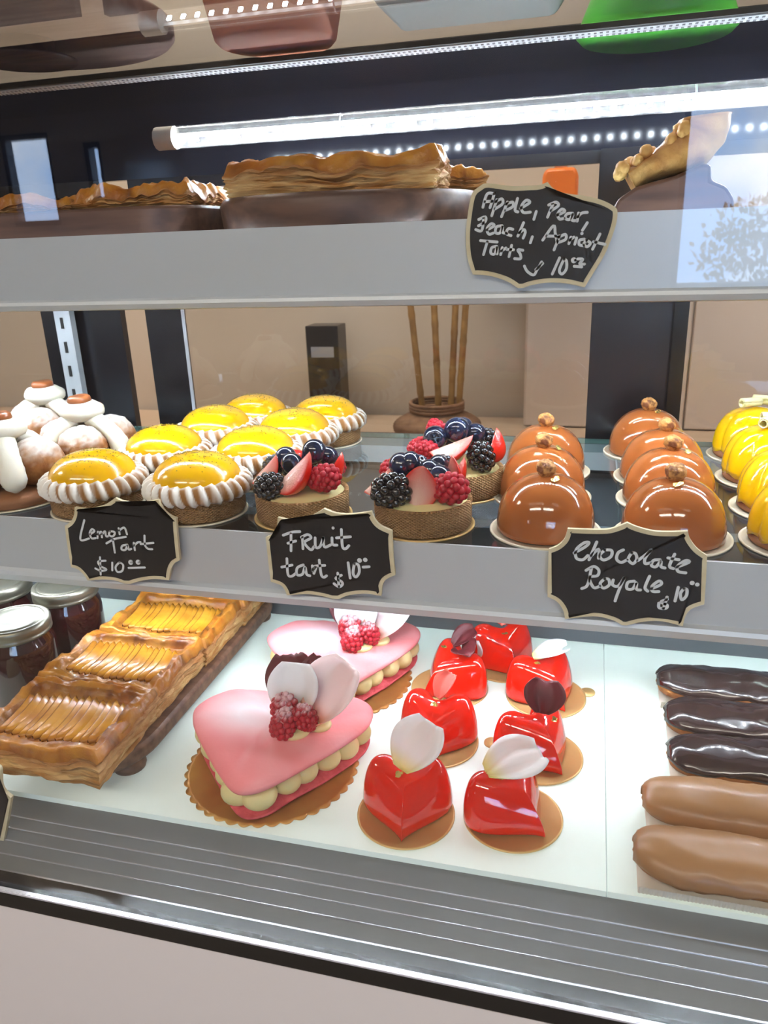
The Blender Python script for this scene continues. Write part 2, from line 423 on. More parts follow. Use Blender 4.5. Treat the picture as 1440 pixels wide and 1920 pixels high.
for k, (px, qx) in enumerate(((770, 790), (814, 822), (854, 846), (873, 861))):
    top = on_y(px, 575, 2.0); bot = on_y(qx, 752, 2.0)
    d = (top - bot); p0 = bot - d * .3; p1 = top + d * 1.35
    st = MB(); pts = [p0 + (p1 - p0) * t for t in np.linspace(0, 1, 60)]
    st.tube(pts, lambda t, k=k: .0085 * (1 + (.16 if (int(t * 59 + k * 2) % 9 == 0) else 0)), 10)
    tag(st.build('bamboo_cane', M['bamboo']), ['leftmost bamboo cane standing in the woven vase', 'second bamboo cane from the left in the woven vase', 'third bamboo cane from the left in the woven vase', 'rightmost bamboo cane standing in the woven vase'][k], 'bamboo cane', 'bamboo canes in the vase')
bx = thing('black_box', 'tall narrow dark box standing on the back counter left of the woven vase', 'box', (-0.765, 2.2, -0.52))
MB().box((-.05, -.04, 0), (.05, .04, .285)).build('carton', M['frame'], bx, bevel=.003, smooth=False)
MB().box((-.035, -.0415, .195), (.035, -.0402, .225)).build('pale_band', mat('pale_print', '#8b8d95', rough=.5), bx, smooth=False)
cb = thing('cream_cupboard', 'pale cream wall cupboard at the back right behind the chocolate domes', 'cupboard', (0.35, 2.3, -0.52))
MB().box((-.53, -.12, .0), (.75, -.001, .50)).build('carcass', mat('pale_cupboard', '#d9c8b8', rough=.5), cb, bevel=.003, smooth=False)
for k in range(3): MB().box((-.525 + k * .425, -.137, .004), (-.105 + k * .425, -.121, .496)).build('cupboard_door', mat('pale_door', '#dccbbb', rough=.45), cb, bevel=.003, smooth=False)
ws = thing('wall_shelf', 'short pale shelf on the back wall under the orange canister', 'shelf', (-0.10, 2.3, 0.0))
MB().box((-.25, -.26, -.02), (.3, 0, 0)).build('shelf_board', M['white'], ws, bevel=.002, smooth=False)
for x in (-.2, .25): MB().prism([(-.2, -.02), (0, -.02), (0, -.16), (-.02, -.16)], x - .008, x + .008, 'x').build('bracket', M['white'], ws, smooth=False)
oc = thing('orange_canister', 'bright orange plastic canister on the wall shelf behind the tarts price card', 'canister', (-0.098, 2.12, 0.0))
c2 = [(-.043, 0), (.043, 0), (.043, .13), (.034, .145), (-.034, .145), (-.043, .13)]
MB().prism(c2, -.03, .03).build('canister_body', M['orange'], oc, bevel=.008, angle=20)
MB().lathe([(0, .165), (.016, .165), (.016, .146), (0, .146)], 20).build('cap', M['white'], oc)

# ------------------------------------------------------------------ display case
X0, X1 = -1.15, 0.50
case = thing('display_case', 'refrigerated glass bakery display case with steel shelf rails and black base rail', 'display case', (0, .65, -1.30))
def part(mb, name, m, parent=None, **k):
    o = mb.build(name, m, parent or case, **k)
    if parent is None: o.location = (0, -.65, 1.30)
    return o
BX = dict(smooth=False)
# the white base below the glass
part(MB().box((X0, YG - .006, -1.22), (X1, YG + .02, -.4704)).box((X0, YG + .02, -1.22), (X1, .97, -.60)), 'base_panel', M['fascia'], **BX)
part(MB().box((X0 + .05, YG + .05, -1.30), (X1 - .05, .94, -1.2201)), 'plinth', M['rubber'], **BX)
part(MB().box((X0, YG - .006, -.4700), (X1, YG + .013, -.4565)), 'black_rail', M['black'], **BX)
br = MB().box((X0, YG - .0058, -.4563), (X1, YG - .0020, -.4548))
part(br, 'seal_strip', M['bright'], **BX)
dots = MB()
for k in range(330): dots.box((X0 + .002 + k * .005, YG - .0052, -.4547), (X0 + .0045 + k * .005, YG - .0036, -.4542))
part(dots, 'seal_beads', M['bright'], **BX)
part(MB().box((X0, YG + .0131, -.4700), (X1, YG + .0150, -.4640)), 'inner_gap', M['rubber'], **BX)
ya = lambda k: (-.445 - .1329 + .0) / (-k - .30)      # where the sight line of slope k meets the sloping apron
def zap(y): return -.445 - .30 * (.443 - y)
part(MB().prism([(.443, -.445), (.443, -.60), (.384, -.60), (.384, zap(.384))], X0, X1, 'x'), 'apron', M['apron'], **BX)
rb = MB()
for k in (1.056, 1.088, 1.122, 1.160):
    y = (.445 + .30 * .443) / (k + .30)
    rb.prism([(y - .0006, zap(y - .0006)), (y - .0003, zap(y) + .0006), (y + .0003, zap(y) + .0006), (y + .0006, zap(y + .0006))], X0, X1, 'x')
part(rb, 'apron_ribs', M['bright'], **BX)
part(MB().box((X0, YG + .0152, -.60), (X1, .3838, -.4618)), 'front_bar', M['bright'], **BX)
# front glass, upright, from the base rail to the top plate
part(MB().box((X0, YG - .0015, -.4562), (X1, YG + .0035, ZT - .0005)), 'front_glass', M['glass'], **BX)
# lower deck
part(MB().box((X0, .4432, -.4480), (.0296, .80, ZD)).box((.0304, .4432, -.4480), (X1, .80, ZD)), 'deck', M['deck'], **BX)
part(MB().prism([(.8002, -.4479), (.8002, -.425), (.93, -.285), (.955, -.285), (.955, -.4479)], X0, X1, 'x'), 'rear_slope', M['steeld'], **BX)
part(MB().box((X0, .4432, -.60), (X1, .955, -.4482)), 'deck_tray', M['steel'], **BX)
# middle shelf
def shelf(y0, y1, z, seams):
    o = MB(); e = [X0] + seams + [X1]
    for a, b_ in zip(e[:-1], e[1:]):
        a += .0012; b_ -= .0012
        q = MB().box((a, y0, z - .006), (b_, y1, z)); q.mi = [0, 0, 1, 1, 1, 1]
        o.add(q.v, q.f); o.mi[-6:] = q.mi
    return o
part(shelf(.581, .945, ZM, [-.62, .032]), 'middle_glass_shelf', [M['shelfglass'], M['gedge']], **BX)
prof = [(.577, ZM + .0008), (.577, -.2925), (.573, -.2945), (.5715, -.298), (.573, -.3045), (.577, -.3065), (.592, -.3065), (.592, -.303), (.5795, -.303), (.5795, ZM + .0008)]
part(MB().prism(prof, X0, X1, 'x'), 'middle_price_rail', M['rail'], smooth=True, angle=25)
part(MB().box((X0, .596, -.311), (X1, .640, -.2995)).box((X0, .640, -.3055), (X1, .660, -.2465)), 'middle_shelf_beam', M['steel'], **BX)
part(MB().box((X0, .905, -.268), (X1, .944, -.2462)), 'middle_rear_beam', M['rail'], **BX)
# upper shelf
YU = .66
part(shelf(YU + .004, .93, ZU - .0005, [-.38, .06]), 'upper_glass_shelf', [M['shelfglass'], M['gedge']], **BX)
prof = [(YU, .0118), (YU, -.0452), (YU - .004, -.047), (YU - .0055, -.050), (YU - .004, -.0545), (YU, -.0556), (YU + .014, -.0556), (YU + .014, -.052), (YU + .0025, -.052), (YU + .0025, .0118)]
part(MB().prism(prof, X0, X1, 'x'), 'upper_price_rail', M['rail'], smooth=True, angle=25)
part(MB().box((X0, YU + .05, -.045), (X1, YU + .07, -.0069)), 'upper_shelf_beam', M['steel'], **BX)
# top plate, its rail, the dark header at the back
part(MB().box((X0, YG - .0015, ZT), (X1, 1.0396, ZT + .006)), 'top_glass', [M['glass']], **BX)
rl = MB().box((X0, .838, ZT - .0060), (X1, .860, ZT - .0003)); part(rl, 'top_rail', M['rail'], **BX)
part(MB().box((X0, .8320, ZT - .0050), (X1, .8378, ZT - .0003)), 'top_rail_shadow_gap', M['rubber'], **BX)
bd = MB()
for k in range(300): bd.box((X0 + .003 + k * .0055, .8415, ZT - .0067), (X0 + .0055 + k * .0055, .8450, ZT - .0061)).box((X0 + .003 + k * .0055, .8530, ZT - .0067), (X0 + .0055 + k * .0055, .8565, ZT - .0061))
part(bd, 'top_rail_beads', M['bright'], **BX)
part(MB().box((X0, 1.040, .0885), (X1, 1.055, .222)), 'rear_header', M['header'], **BX)
part(MB().box((X0, .948, -.2845), (X1, .975, -.262)), 'door_track', M['frame'], **BX)
# rear sliding doors: dark stiles and panes
def door(xa, xb, y, sa, sb):
    d = MB().box((xa, y, -.262), (xa + sa, y + .012, .0834)).box((xb - sb, y, -.262), (xb, y + .012, .0834))
    d.box((xa + sa, y, .070), (xb - sb, y + .012, .0834)).box((xa + sa, y, -.262), (xb - sb, y + .012, -.250))
    o = part(d, 'sliding_door', M['frame'], smooth=False)
    MB().box((xa + sa, y + .004, -.250), (xb - sb, y + .008, .070)).build('door_pane', M['doorglass'], o, smooth=False)
    return o
door(-1.14, -.632, .962, .04, .128)
d2 = door(-.602, .052, .976, .055, .055)
d3 = door(-.002, .49, .962, .104, .04)
part(MB().box((-.5462, .9745, -.25), (-.5415, .9758, .07)), 'door_edge_trim', M['bright'], **BX)
up = MB().box((-.722, .940, -.2460), (-.697, .951, -.008)); part(up, 'shelf_standard', M['rail'], **BX)
sl = MB()
for k in range(7): sl.box((-.7125, .9385, -.235 + k * .033), (-.7085, .9399, -.220 + k * .033))
part(sl, 'standard_slots', M['rubber'], **BX)
part(MB().box((.088, .951, -.26), (.1035, .9518, .1)), 'door_edge_trim', M['black'], **BX)

# LED strips: a clear tube with a row of diodes, fixed under the top plate, the upper shelf and the middle shelf
def led(xa, xb, y, z, pitch, r_, face, dm='diode'):
    t = MB().tube([(xa - .012, y, z), (xb, y, z)], r_, 12)
    o = part(t, 'led_strip', M['tube'])
    d = MB(); x = xa
    f = Vector(face).normalized(); s_ = Vector((1, 0, 0)); v_ = f.cross(s_)
    while x < xb - .004:
        c = Vector((x, y, z)) + f * (r_ * .25)
        d.add([c + s_ * (a * .0022) + v_ * (b_ * .0030) + f * e for e in (0, .0012) for a, b_ in ((-1, -1), (1, -1), (1, 1), (-1, 1))],
              [(0, 3, 2, 1), (4, 5, 6, 7), (0, 1, 5, 4), (1, 2, 6, 5), (2, 3, 7, 6), (3, 0, 4, 7)])
        x += pitch
    d.build('diodes', M[dm], o, smooth=False)
    q = MB()
    q.add(*[[Vector((0, y, z)) - f * (r_ * .25) + Vector((xx, 0, 0)) + v_ * vv for xx, vv in ((xa - .01, -.0028), (xb, -.0028), (xb, .0028), (xa - .01, .0028))], [(0, 1, 2, 3)]])
    q.build('circuit_tape', M['white'], o, smooth=False, solid=.0006)
    e = MB().tube([(xa - .034, y, z), (xa - .010, y, z)], r_ * 1.05, 12)
    e.build('end_cap', M['greybag'], o)
    return o
YL = .90
l1 = led(on_y(345, 262, YL)[0], X1 - .01, YL, .1185, .0172, .0120, (0, -.75, -.66))
l2 = led(-1.05, X1 - .01, YU + .028, -.040, .0172, .0060, (0, .35, -.93))
l3 = led(-1.05, X1 - .01, .628, -.3175, .0172, .0058, (0, .1, -1), 'diode2')
for x in (-.28, .085): 
    c = MB(); c.tube([(x, YL - .009, .1185 - .012), (x, YL - .0105, .1185), (x, YL - .002, .1185 + .011), (x, YL + .004, .1185 + .010)], .0010, 6)
    c.build('clip', M['bright'], l1)

# ------------------------------------------------------------------ shared pastry pieces
def disc(r_, h, m, parent, name='cake_board', n=64, scallop=0):
    def sc_(q, a, k):
        f = 1 + (.045 * abs(math.sin(a * scallop / 2)) - .022 if scallop and k < 4 else 0)
        return Vector((q.x * f, q.y * f, q.z))
    return MB().lathe([(r_ * .9, 0.0), (r_ - .0006, 0.0), (r_, h * .4), (r_, h), (r_ * .955, h), (r_ * .95, h * .8), (0, h * .8)], n * (6 if scallop else 1), fn=sc_).build(name, m, parent, angle=30)

def berry(kind, c, r_, parent, rot=None, seed=0):
    rot = rot if rot is not None else euler(seed * 1.3, seed * .7, seed * 2.1)
    if kind == 'blueberry':
        def crown(d):
            t = d.z; k = 1.0
            if t > .80: k = 1 - .16 * sm(.86, .97, t) + .05 * math.sin(math.atan2(d.y, d.x) * 5) * sm(.8, .86, t) * (1 - sm(.9, .98, t))
            return k
        return MB().ball(c, (r_, r_, r_ * .92), rot, 24, 18, crown, tone=lambda d: sm(.88, .95, d.z)).build('blueberry', M['blue'], parent)
    b_ = MB(); n = 46 if kind == 'blackberry' else 60
    ln = 1.3 if kind == 'blackberry' else 1.25
    dr = r_ * (.30 if kind == 'blackberry' else .245)
    b_.ball(c, (r_ * .86, r_ * .86, r_ * .86 * ln), rot, 14, 10)
    for k in range(n):
        z = 1 - 2 * (k + .5) / n
        if kind == 'raspberry' and z > .93: continue
        a = k * 2.39996; q = math.sqrt(1 - z * z)
        tp = (1 - .22 * (1 - z) * .5) if kind == 'raspberry' else 1
        d = Vector((q * math.cos(a) * tp, q * math.sin(a) * tp, z * ln)) * (r_ - dr * .55)
        b_.ball(Vector(c) + rot @ d, dr, None, 8, 6)
    return b_.build(kind, M['blackb' if kind == 'blackberry' else 'rasp'], parent)

def strawberry_slice(c, L, parent, rot, ang=115):
    """a wedge of strawberry: red seeded skin outside, pale cut faces inside"""
    s_ = MB(); n = 14; pr = []
    for k in range(n + 1):
        t = k / n; pr.append((L * .42 * math.sin(PI * min(1, t * .62 + .38)) ** .8 * (t > 0) if False else L * .40 * (math.sin(PI * (t ** .75)) ** .75 if 0 < t < 1 else 0), L * t - L * .5))
    m_ = 12; a0 = -math.radians(ang) / 2
    P = [[Vector((r_ * math.cos(a0 + math.radians(ang) * i / m_), r_ * math.sin(a0 + math.radians(ang) * i / m_), z_)) for (r_, z_) in pr] for i in range(m_ + 1)]
    s_.grid([[Vector(c) + rot @ (q - Vector((L * .15, 0, 0))) for q in row] for row in P], tone=[[.25 * sm(.8, 1, k / n) for k in range(n + 1)] for _ in P])
    for row in (P[0], P[-1]):
        G = [[Vector(c) + rot @ (Vector((q.x * f, q.y * f, q.z)) - Vector((L * .15, 0, 0))) for q in row] for f in (0, .35, .7, .9, 1)]
        T = [[v * (.35 + .65 * sm(1.0, .2, k / n)) for k in range(n + 1)] for v in (.85, .70, .42, .12, 0)]
        s_.grid(G, tone=T)
    return s_.build('strawberry_slice', M['straw'], parent)

def petal(L, W, m, parent, M4, curl=.3, name='flower_petal', notch=0.0, jag=0.0):
    g = []; T = []
    nu, nv = 14, 10
    for i in range(nu + 1):
        t = i / nu
        wd = W * (math.sin(PI * (.05 + .83 * t ** 1.05)) ** .62) * .5
        row = []; tr = []
        for j in range(nv + 1):
            s_ = -1 + 2 * j / nv
            y = t * L * (1 - notch * math.exp(-(s_ * 3) ** 2) * sm(.6, 1, t)) + jag * math.sin(j * 2.7 + i) * sm(.7, 1, t)
            z = curl * W * (s_ * s_ * .45 + .35 * math.sin(t * PI * .8)) + .03 * W * math.sin(7 * s_ + 3 * t)
            row.append(M4 @ Vector((wd * s_, y, z))); tr.append((1 - sm(0, .38, t)) * .9)
        g.append(row); T.append(tr)
    return MB().grid(g, tone=T).build(name, m, parent, solid=.0007)
def M4(loc, rx, ry, rz): return Matrix.Translation(loc) @ (euler(rx, ry, rz).to_4x4())

def gold_fleck(loc, s_, parent, rot=None, seed=0):
    rg = random.Random(seed); b_ = MB(); rot = rot or Matrix.Identity(3)
    for k in range(3):
        o = Vector((rg.uniform(-1, 1), rg.uniform(-1, 1), .05 * k)) * s_ * .6
        q = [Vector((s_ * rg.uniform(.5, 1) * math.cos(a), s_ * rg.uniform(.4, .9) * math.sin(a), rg.uniform(0, .25) * s_)) for a in (.2, 1.3, 2.5, 3.9, 5.2)]
        b_.add([Vector(loc) + rot @ (o + v) for v in q], [(0, 1, 2, 3, 4)])
    return b_.build('gold_leaf', M['leaf'], parent, smooth=False, solid=.0003)

# ------------------------------------------------------------------ lemon tarts
lt = thing('lemon_tart', '', 'lemon tart')
disc(.0445, .0018, M['whiteboard'], lt)
MB().lathe([(.0, .0018), (.0405, .0018), (.0425, .004), (.0435, .0235), (.0425, .024), (.040, .024), (.0, .023)], 96, uvk=(34, 1300)).build('tart_shell', M['shell'], lt, angle=35)
N = 25; nu = N * 16; nv = 16; P = []; T = []
for i in range(nu):
    a = 2 * PI * i / nu; row = []; tr_ = []
    for j in range(nv):
        ph = 2 * PI * j / nv
        s_ = (N * i / nu + .22 * math.sin(ph)) % 1.0
        ridge = (s_ / .8) ** 1.3 if s_ < .8 else (1 - (s_ - .8) / .2)
        out = max(0.0, math.cos(ph - .35))
        ra, rz_ = .0052 + .0030 * ridge, .0085 + .0022 * ridge
        r_ = .0418 + ra * math.cos(ph) + .0026 * out * ridge
        z_ = .0285 + rz_ * math.sin(ph) - .002 * out
        row.append((r_ * math.cos(a), r_ * math.sin(a), z_))
        tone = sm(.0, .08, s_) * (1 - sm(.46, .72, s_)) * sm(-.25, .45, math.cos(ph - .1)) * (.95 + .5 * fbm((math.cos(a), math.sin(a), 0), 9))
        tr_.append(max(0, min(1, tone)))
    P.append(row); T.append(tr_)
MB().grid(P, True, True, T).build('meringue_ring', M['meringue'], lt)
MB().lathe([(.0415 * math.cos(t) ** .85, .0320 + .0255 * math.sin(t)) for t in np.linspace(0, PI / 2 - .001, 14)] + [(0, .0576)], 64).build('lemon_dome', M['lemon'], lt)
z = MB(); rg = random.Random(5)
for k in range(110):
    a = rg.uniform(0, 2 * PI); t = rg.gauss(1.05, .22); t = max(.45, min(1.45, t))
    c = Vector((.0415 * math.cos(t) ** .85 * math.cos(a), .0415 * math.cos(t) ** .85 * math.sin(a), .0321 + .0256 * math.sin(t)))
    e = euler(0, 0, rg.uniform(0, 6)); q = rg.uniform(.0004, .0010)
    z.add([c + e @ Vector(v) for v in ((-q, -.0003, 0), (q, -.0003, 0), (q, .0003, 0), (-q, .0003, 0), (0, 0, .0007))], [(0, 1, 4), (1, 2, 4), (2, 3, 4), (3, 0, 4), (3, 2, 1, 0)])
zz = z.build('zest', M['zest'], lt, smooth=False); zz['kind'] = 'stuff'
lab = ['front left lemon tart, its shell half behind the left edge of the Lemon Tart card',
       'front lemon tart just right of the Lemon Tart card, whole dome in view',
       'lemon tart in the second row behind the front left one, beside the cream pastries',
       'lemon tart in the second row, directly behind and left of the left fruit tart',
       'lemon tart in the third row on the left column of lemon tarts',
       'lemon tart in the third row on the right column, above the left fruit tart',
       'rearmost lemon tart of the left column, mostly hidden behind the others',
       'rearmost lemon tart of the right column, standing at the back edge of the shelf']
pos = [(-.4615, .618), (-.3525, .6225), (-.444, .722), (-.339, .727), (-.4345, .826), (-.330, .818), (-.4145, .897), (-.3185, .895)]
copies(lt, [((x, y, ZM), .6 * k, lab[k]) for k, (x, y) in enumerate(pos)], 'lemon meringue tarts on the middle shelf')

# ------------------------------------------------------------------ fruit tarts
def fruit_tart(label, loc, rz, fruits, seed):
    t = thing('fruit_tart', label, 'fruit tart', loc, rz, 'fruit tarts on the middle shelf')
    disc(.0455, .0016, M['gold'], t)
    MB().lathe([(0, .0016), (.0410, .0016), (.0425, .0035), (.0430, .025), (.0422, .0255), (.0395, .0255), (.039, .023), (0, .023)], 96, uvk=(34, 1300)).build('tart_shell', M['shell'], t, angle=35)
    MB().lathe([(.0392, .0232), (.035, .0265), (.02, .030), (0, .031)], 40).build('custard', M['custard'], t)
    for k, f in enumerate(fruits):
        f = (f[0], (f[1][0] * 1.04, f[1][1] * 1.02, .027 + (f[1][2] - .027) * 1.16 + .001), f[2] * (1.24 if f[0] == 's' else 1.14)) + tuple(f[3:])
        if f[0] == 's': strawberry_slice(f[1], f[2], t, euler(*f[3]), f[4] if len(f) > 4 else 115)
        else: berry({'b': 'blueberry', 'k': 'blackberry', 'r': 'raspberry'}[f[0]], f[1], f[2], t, euler(*f[3]) if len(f) > 3 else None, seed + k)
    return t
FA = [('k', (-.018, -.026, .034), .0105, (0, 1.5, .2)), ('s', (.006, -.022, .043), .040, (.35, .75, .55), 130), ('s', (-.028, -.008, .040), .028, (.2, .9, 1.2), 110),
      ('r', (.026, -.014, .039), .0115, (.5, 1.3, .5)), ('s', (.031, .004, .042), .026, (-.3, .6, -.4), 120),
      ('b', (-.006, -.004, .047), .0088), ('b', (.012, .006, .055), .0098), ('b', (-.016, .008, .049), .0088), ('b', (.022, .012, .050), .0085),
      ('k', (-.030, .010, .039), .0085), ('s', (-.008, .020, .046), .024, (0, -.8, .3), 120), ('b', (.004, .018, .048), .0088), ('r', (.02, .026, .038), .010), ('k', (-.02, .026, .037), .0085), ('b', (.005, -.002, .040), .009)]
FB = [('k', (-.020, -.025, .036), .0128, (0, 1.45, .1)), ('s', (.004, -.026, .041), .036, (.25, -.15, 1.45), 125), ('r', (.026, -.019, .038), .0125, (.6, 1.4, .25)),
      ('s', (-.031, -.012, .039), .030, (.3, .9, 1.0), 110), ('b', (-.017, -.004, .050), .0100), ('b', (-.009, -.003, .052), .0088), ('b', (.008, -.006, .047), .0092),
      ('b', (.016, -.010, .044), .0098), ('b', (.013, .003, .049), .0085), ('s', (.024, .002, .043), .028, (.2, .2, .8), 120), ('r', (-.030, .012, .041), .0095),
      ('k', (.012, .018, .042), .0095), ('b', (-.006, .012, .046), .009), ('r', (-.016, .024, .040), .0095), ('s', (.028, .016, .040), .024, (0, .6, .2), 120)]
FC = [('s', (-.004, -.026, .045), .036, (.1, 1.25, .35), 120), ('k', (.021, -.021, .038), .0112), ('b', (-.002, -.004, .057), .0112), ('b', (-.022, -.008, .051), .0105), ('b', (.014, .004, .052), .0098), ('b', (.002, .012, .056), .0092),
      ('r', (-.022, .010, .053), .0095), ('r', (-.036, -.004, .042), .0095, (0, 1.4, .2)), ('r', (-.028, -.022, .043), .0095), ('s', (.034, -.008, .043), .030, (-.2, .15, -.7), 110), ('k', (.026, .010, .046), .0088), ('r', (.006, .026, .042), .0095), ('b', (-.014, .024, .042), .009)]
fruit_tart('left fruit tart behind the Fruit tart card, topped with a big strawberry wedge', (-.2505, .6275, ZM), 0, FA, 1)
fruit_tart('front right fruit tart with a large blackberry in front, left of the chocolate domes', (-.1365, .6235, ZM), 0, FB, 20)
fruit_tart('fruit tart at the rear right, behind the fruit tart with the large blackberry', (-.1205, .722, ZM), .1, FC, 40)

# ------------------------------------------------------------------ chocolate royale domes
def dome_prof(R, H, n=26, p=2.35, z0=.002):
    out = []
    for k in range(n + 1):
        t = PI / 2 * k / n
        out.append((R * max(0, math.cos(t)) ** (2 / p), z0 + H * math.sin(t) ** (2 / p)))
    return out
cd = thing('chocolate_dome', '', 'chocolate dome cake')
disc(.0465, .002, M['whiteboard'], cd)
MB().lathe([(0, .002), (.0375, .002), (.0400, .0026)] + dome_prof(.0408, .0470, 30, 2.3, .0034), 72).build('glazed_dome', M['choc'], cd)
nb = MB().ball((-.001, -.002, .0562), (.0085, .0080, .0076), euler(.4, .3, 0), 22, 16, lambda d: 1 + .16 * fbm(d, 2.4, 4) + .05 * fbm(d, 7, 2) - .25 * sm(.7, 1, d.z) + .18 * sm(.93, 1, -d.z)).build('hazelnut', M['nut'], cd)
gold_fleck((.006, -.0125, .0496), .0036, cd, euler(.35, .1, 0), 4)
names = ['chocolate dome cake at the front of the left row, left of the Chocolate Royale card',
         'chocolate dome cake second from the front in the left row',
         'chocolate dome cake at the back of the left row',
         'front chocolate dome cake of the right row, above the Chocolate Royale card',
         'chocolate dome cake second from the front in the right row',
         'chocolate dome cake third from the front in the right row',
         'rearmost chocolate dome cake of the right row, before the dark door post']
pos = [(-.031, .6245), (-.040, .715), (-.042, .800), (.0712, .6265), (.075, .720), (.074, .792), (.0645, .888)]
copies(cd, [((x, y, ZM), [.1, .9, .3, -.5, .6, 1.2, .2][k], names[k]) for k, (x, y) in enumerate(pos)], 'chocolate dome cakes on the middle shelf')

# ------------------------------------------------------------------ yellow fluted domes
yd = thing('yellow_fluted_cake', '', 'yellow glazed cake')
disc(.044, .0018, M['whiteboard'], yd)
MB().lathe([(0, .0018), (.036, .0018), (.0375, .004), (.0370, .009), (0, .009)], 48).build('biscuit_base', M['biscuit'], yd)
def flute(q, a, k):
    f = 1 + .075 * (abs(math.cos(a * 4)) ** .7 - .55) * sm(34, 12, k) if k < 30 else 1
    return Vector((q.x * f, q.y * f, q.z + (.0016 * math.sin(a * 11) * (k < 2))))
MB().lathe([(.030, .0085)] + dome_prof(.0378, .046, 30, 2.5, .0085), 128, fn=flute).build('glazed_dome', M['yellow'], yd)
for k, (loc, rz_) in enumerate((((-.006, -.004, .0600), .35), ((.010, .006, .0605), -.5))):
    g = []
    for i in range(22):
        a = i / 21 * 2 * PI * 1.45; r_ = .0032 + .0020 * i / 21
        g.append([M4(loc, 0, 0, rz_) @ Vector((x, r_ * math.cos(a), r_ * math.sin(a))) for x in (-.011, -.004, .004, .011)])
    MB().grid(g).build('chocolate_curl', M['curl'], yd, solid=.0010)
names = ['rearmost yellow fluted cake with a white chocolate curl on top', 'second rearmost yellow fluted cake beside the chocolate domes',
         'yellow fluted cake second from the front at the right edge', 'frontmost yellow fluted cake at the right edge of the picture']
pos = [(.172, .888), (.170, .800), (.170, .710), (.166, .628)]
copies(yd, [((x, y, ZM), .1 + .5 * k, names[k]) for k, (x, y) in enumerate(pos)], 'yellow fluted cakes on the middle shelf')

# ------------------------------------------------------------------ cream puff pastries
sh = thing('cream_puff_pastry', '', 'cream puff pastry')
disc(.056, .0016, M['whiteboard'], sh)
MB().lathe([(0, .0016), (.050, .0016), (.054, .005), (.053, .011), (.048, .014), (0, .014)], 64, fn=lambda q, a, k: q * (1 + .02 * fbm((math.cos(a), math.sin(a), k), 2))).build('pastry_base', M['biscuit'], sh)
MB().ball((0, 0, .034), (.026, .026, .024), None, 24, 14).build('cream_core', M['cream'], sh)
for k in range(3):
    a = 2 * PI * k / 3 + .5; d = Vector((math.cos(a), math.sin(a), 0))
    MB().ball(d * .0305 + Vector((0, 0, .0375)), (.0265, .0265, .0250), None, 40, 28, lambda q, k=k: 1 + .05 * fbm(q, 2.6, k * 3) - .05 * abs(fbm(q, 5, k)), tone=lambda q, d=d: sm(.10, .95, q.z * .9 + q.dot(d) * .10 + .35 * fbm(q, 4)) * .9).build('choux_puff', M['choux'], sh)
    a += PI / 3; d = Vector((math.cos(a), math.sin(a), 0)); pts = []
    for t in np.linspace(0, 1, 19):
        pts.append(d * (.010 + .0375 * math.sin(t * PI * .5)) + Vector((0, 0, .064 - .047 * t ** 1.6)))
    MB().tube(pts, lambda t: (.0105 + .0018 * sm(.4, .8, t) + .0003 * math.sin(t * 40)) * math.sqrt(max(.02, 1 - max(0, (t - .82) / .18) ** 2)), 18, flat=.8).build('cream_ribbon', M['cream'], sh)
P = []
for a in np.linspace(0, 2 * PI, 41)[:-1]:
    P.append([(max(0, .0115 + (.0125 + .0008 * math.sin(a + 1)) * math.cos(t)) * math.cos(a), max(0, .0115 + (.0125 + .0008 * math.sin(a + 1)) * math.cos(t)) * math.sin(a), .0725 + .0100 * math.sin(t) + .0008 * math.sin(t * 5 + a)) for t in np.linspace(0, 2 * PI, 21)[:-1]])
MB().grid(P, True, True).build('cream_swirl', M['cream'], sh)
MB().lathe([(0, .0815), (.011, .0815), (.0125, .083), (.0115, .0875), (.009, .0895), (.006, .0885), (0, .0885)], 32, fn=lambda q, a, k: q + Vector((.0006 * math.sin(a * 3), 0, .0004 * math.sin(2 * a)))).build('caramel_cap', mat('caramel', '#a05c34', rough=.3, coat=.5), sh)
names = ['cream puff pastry cut off by the left edge, left of the front lemon tart', 'right one of the two rear cream puff pastries, next to the lemon tarts', 'rear cream puff pastry at the far left, partly hidden by the one beside it']
copies(sh, [((-.572, .634, ZM), -.25, names[0]), ((-.541, .722, ZM), .50, names[1]), ((-.652, .805, ZM), .35, names[2])], 'cream puff pastries on the middle shelf')

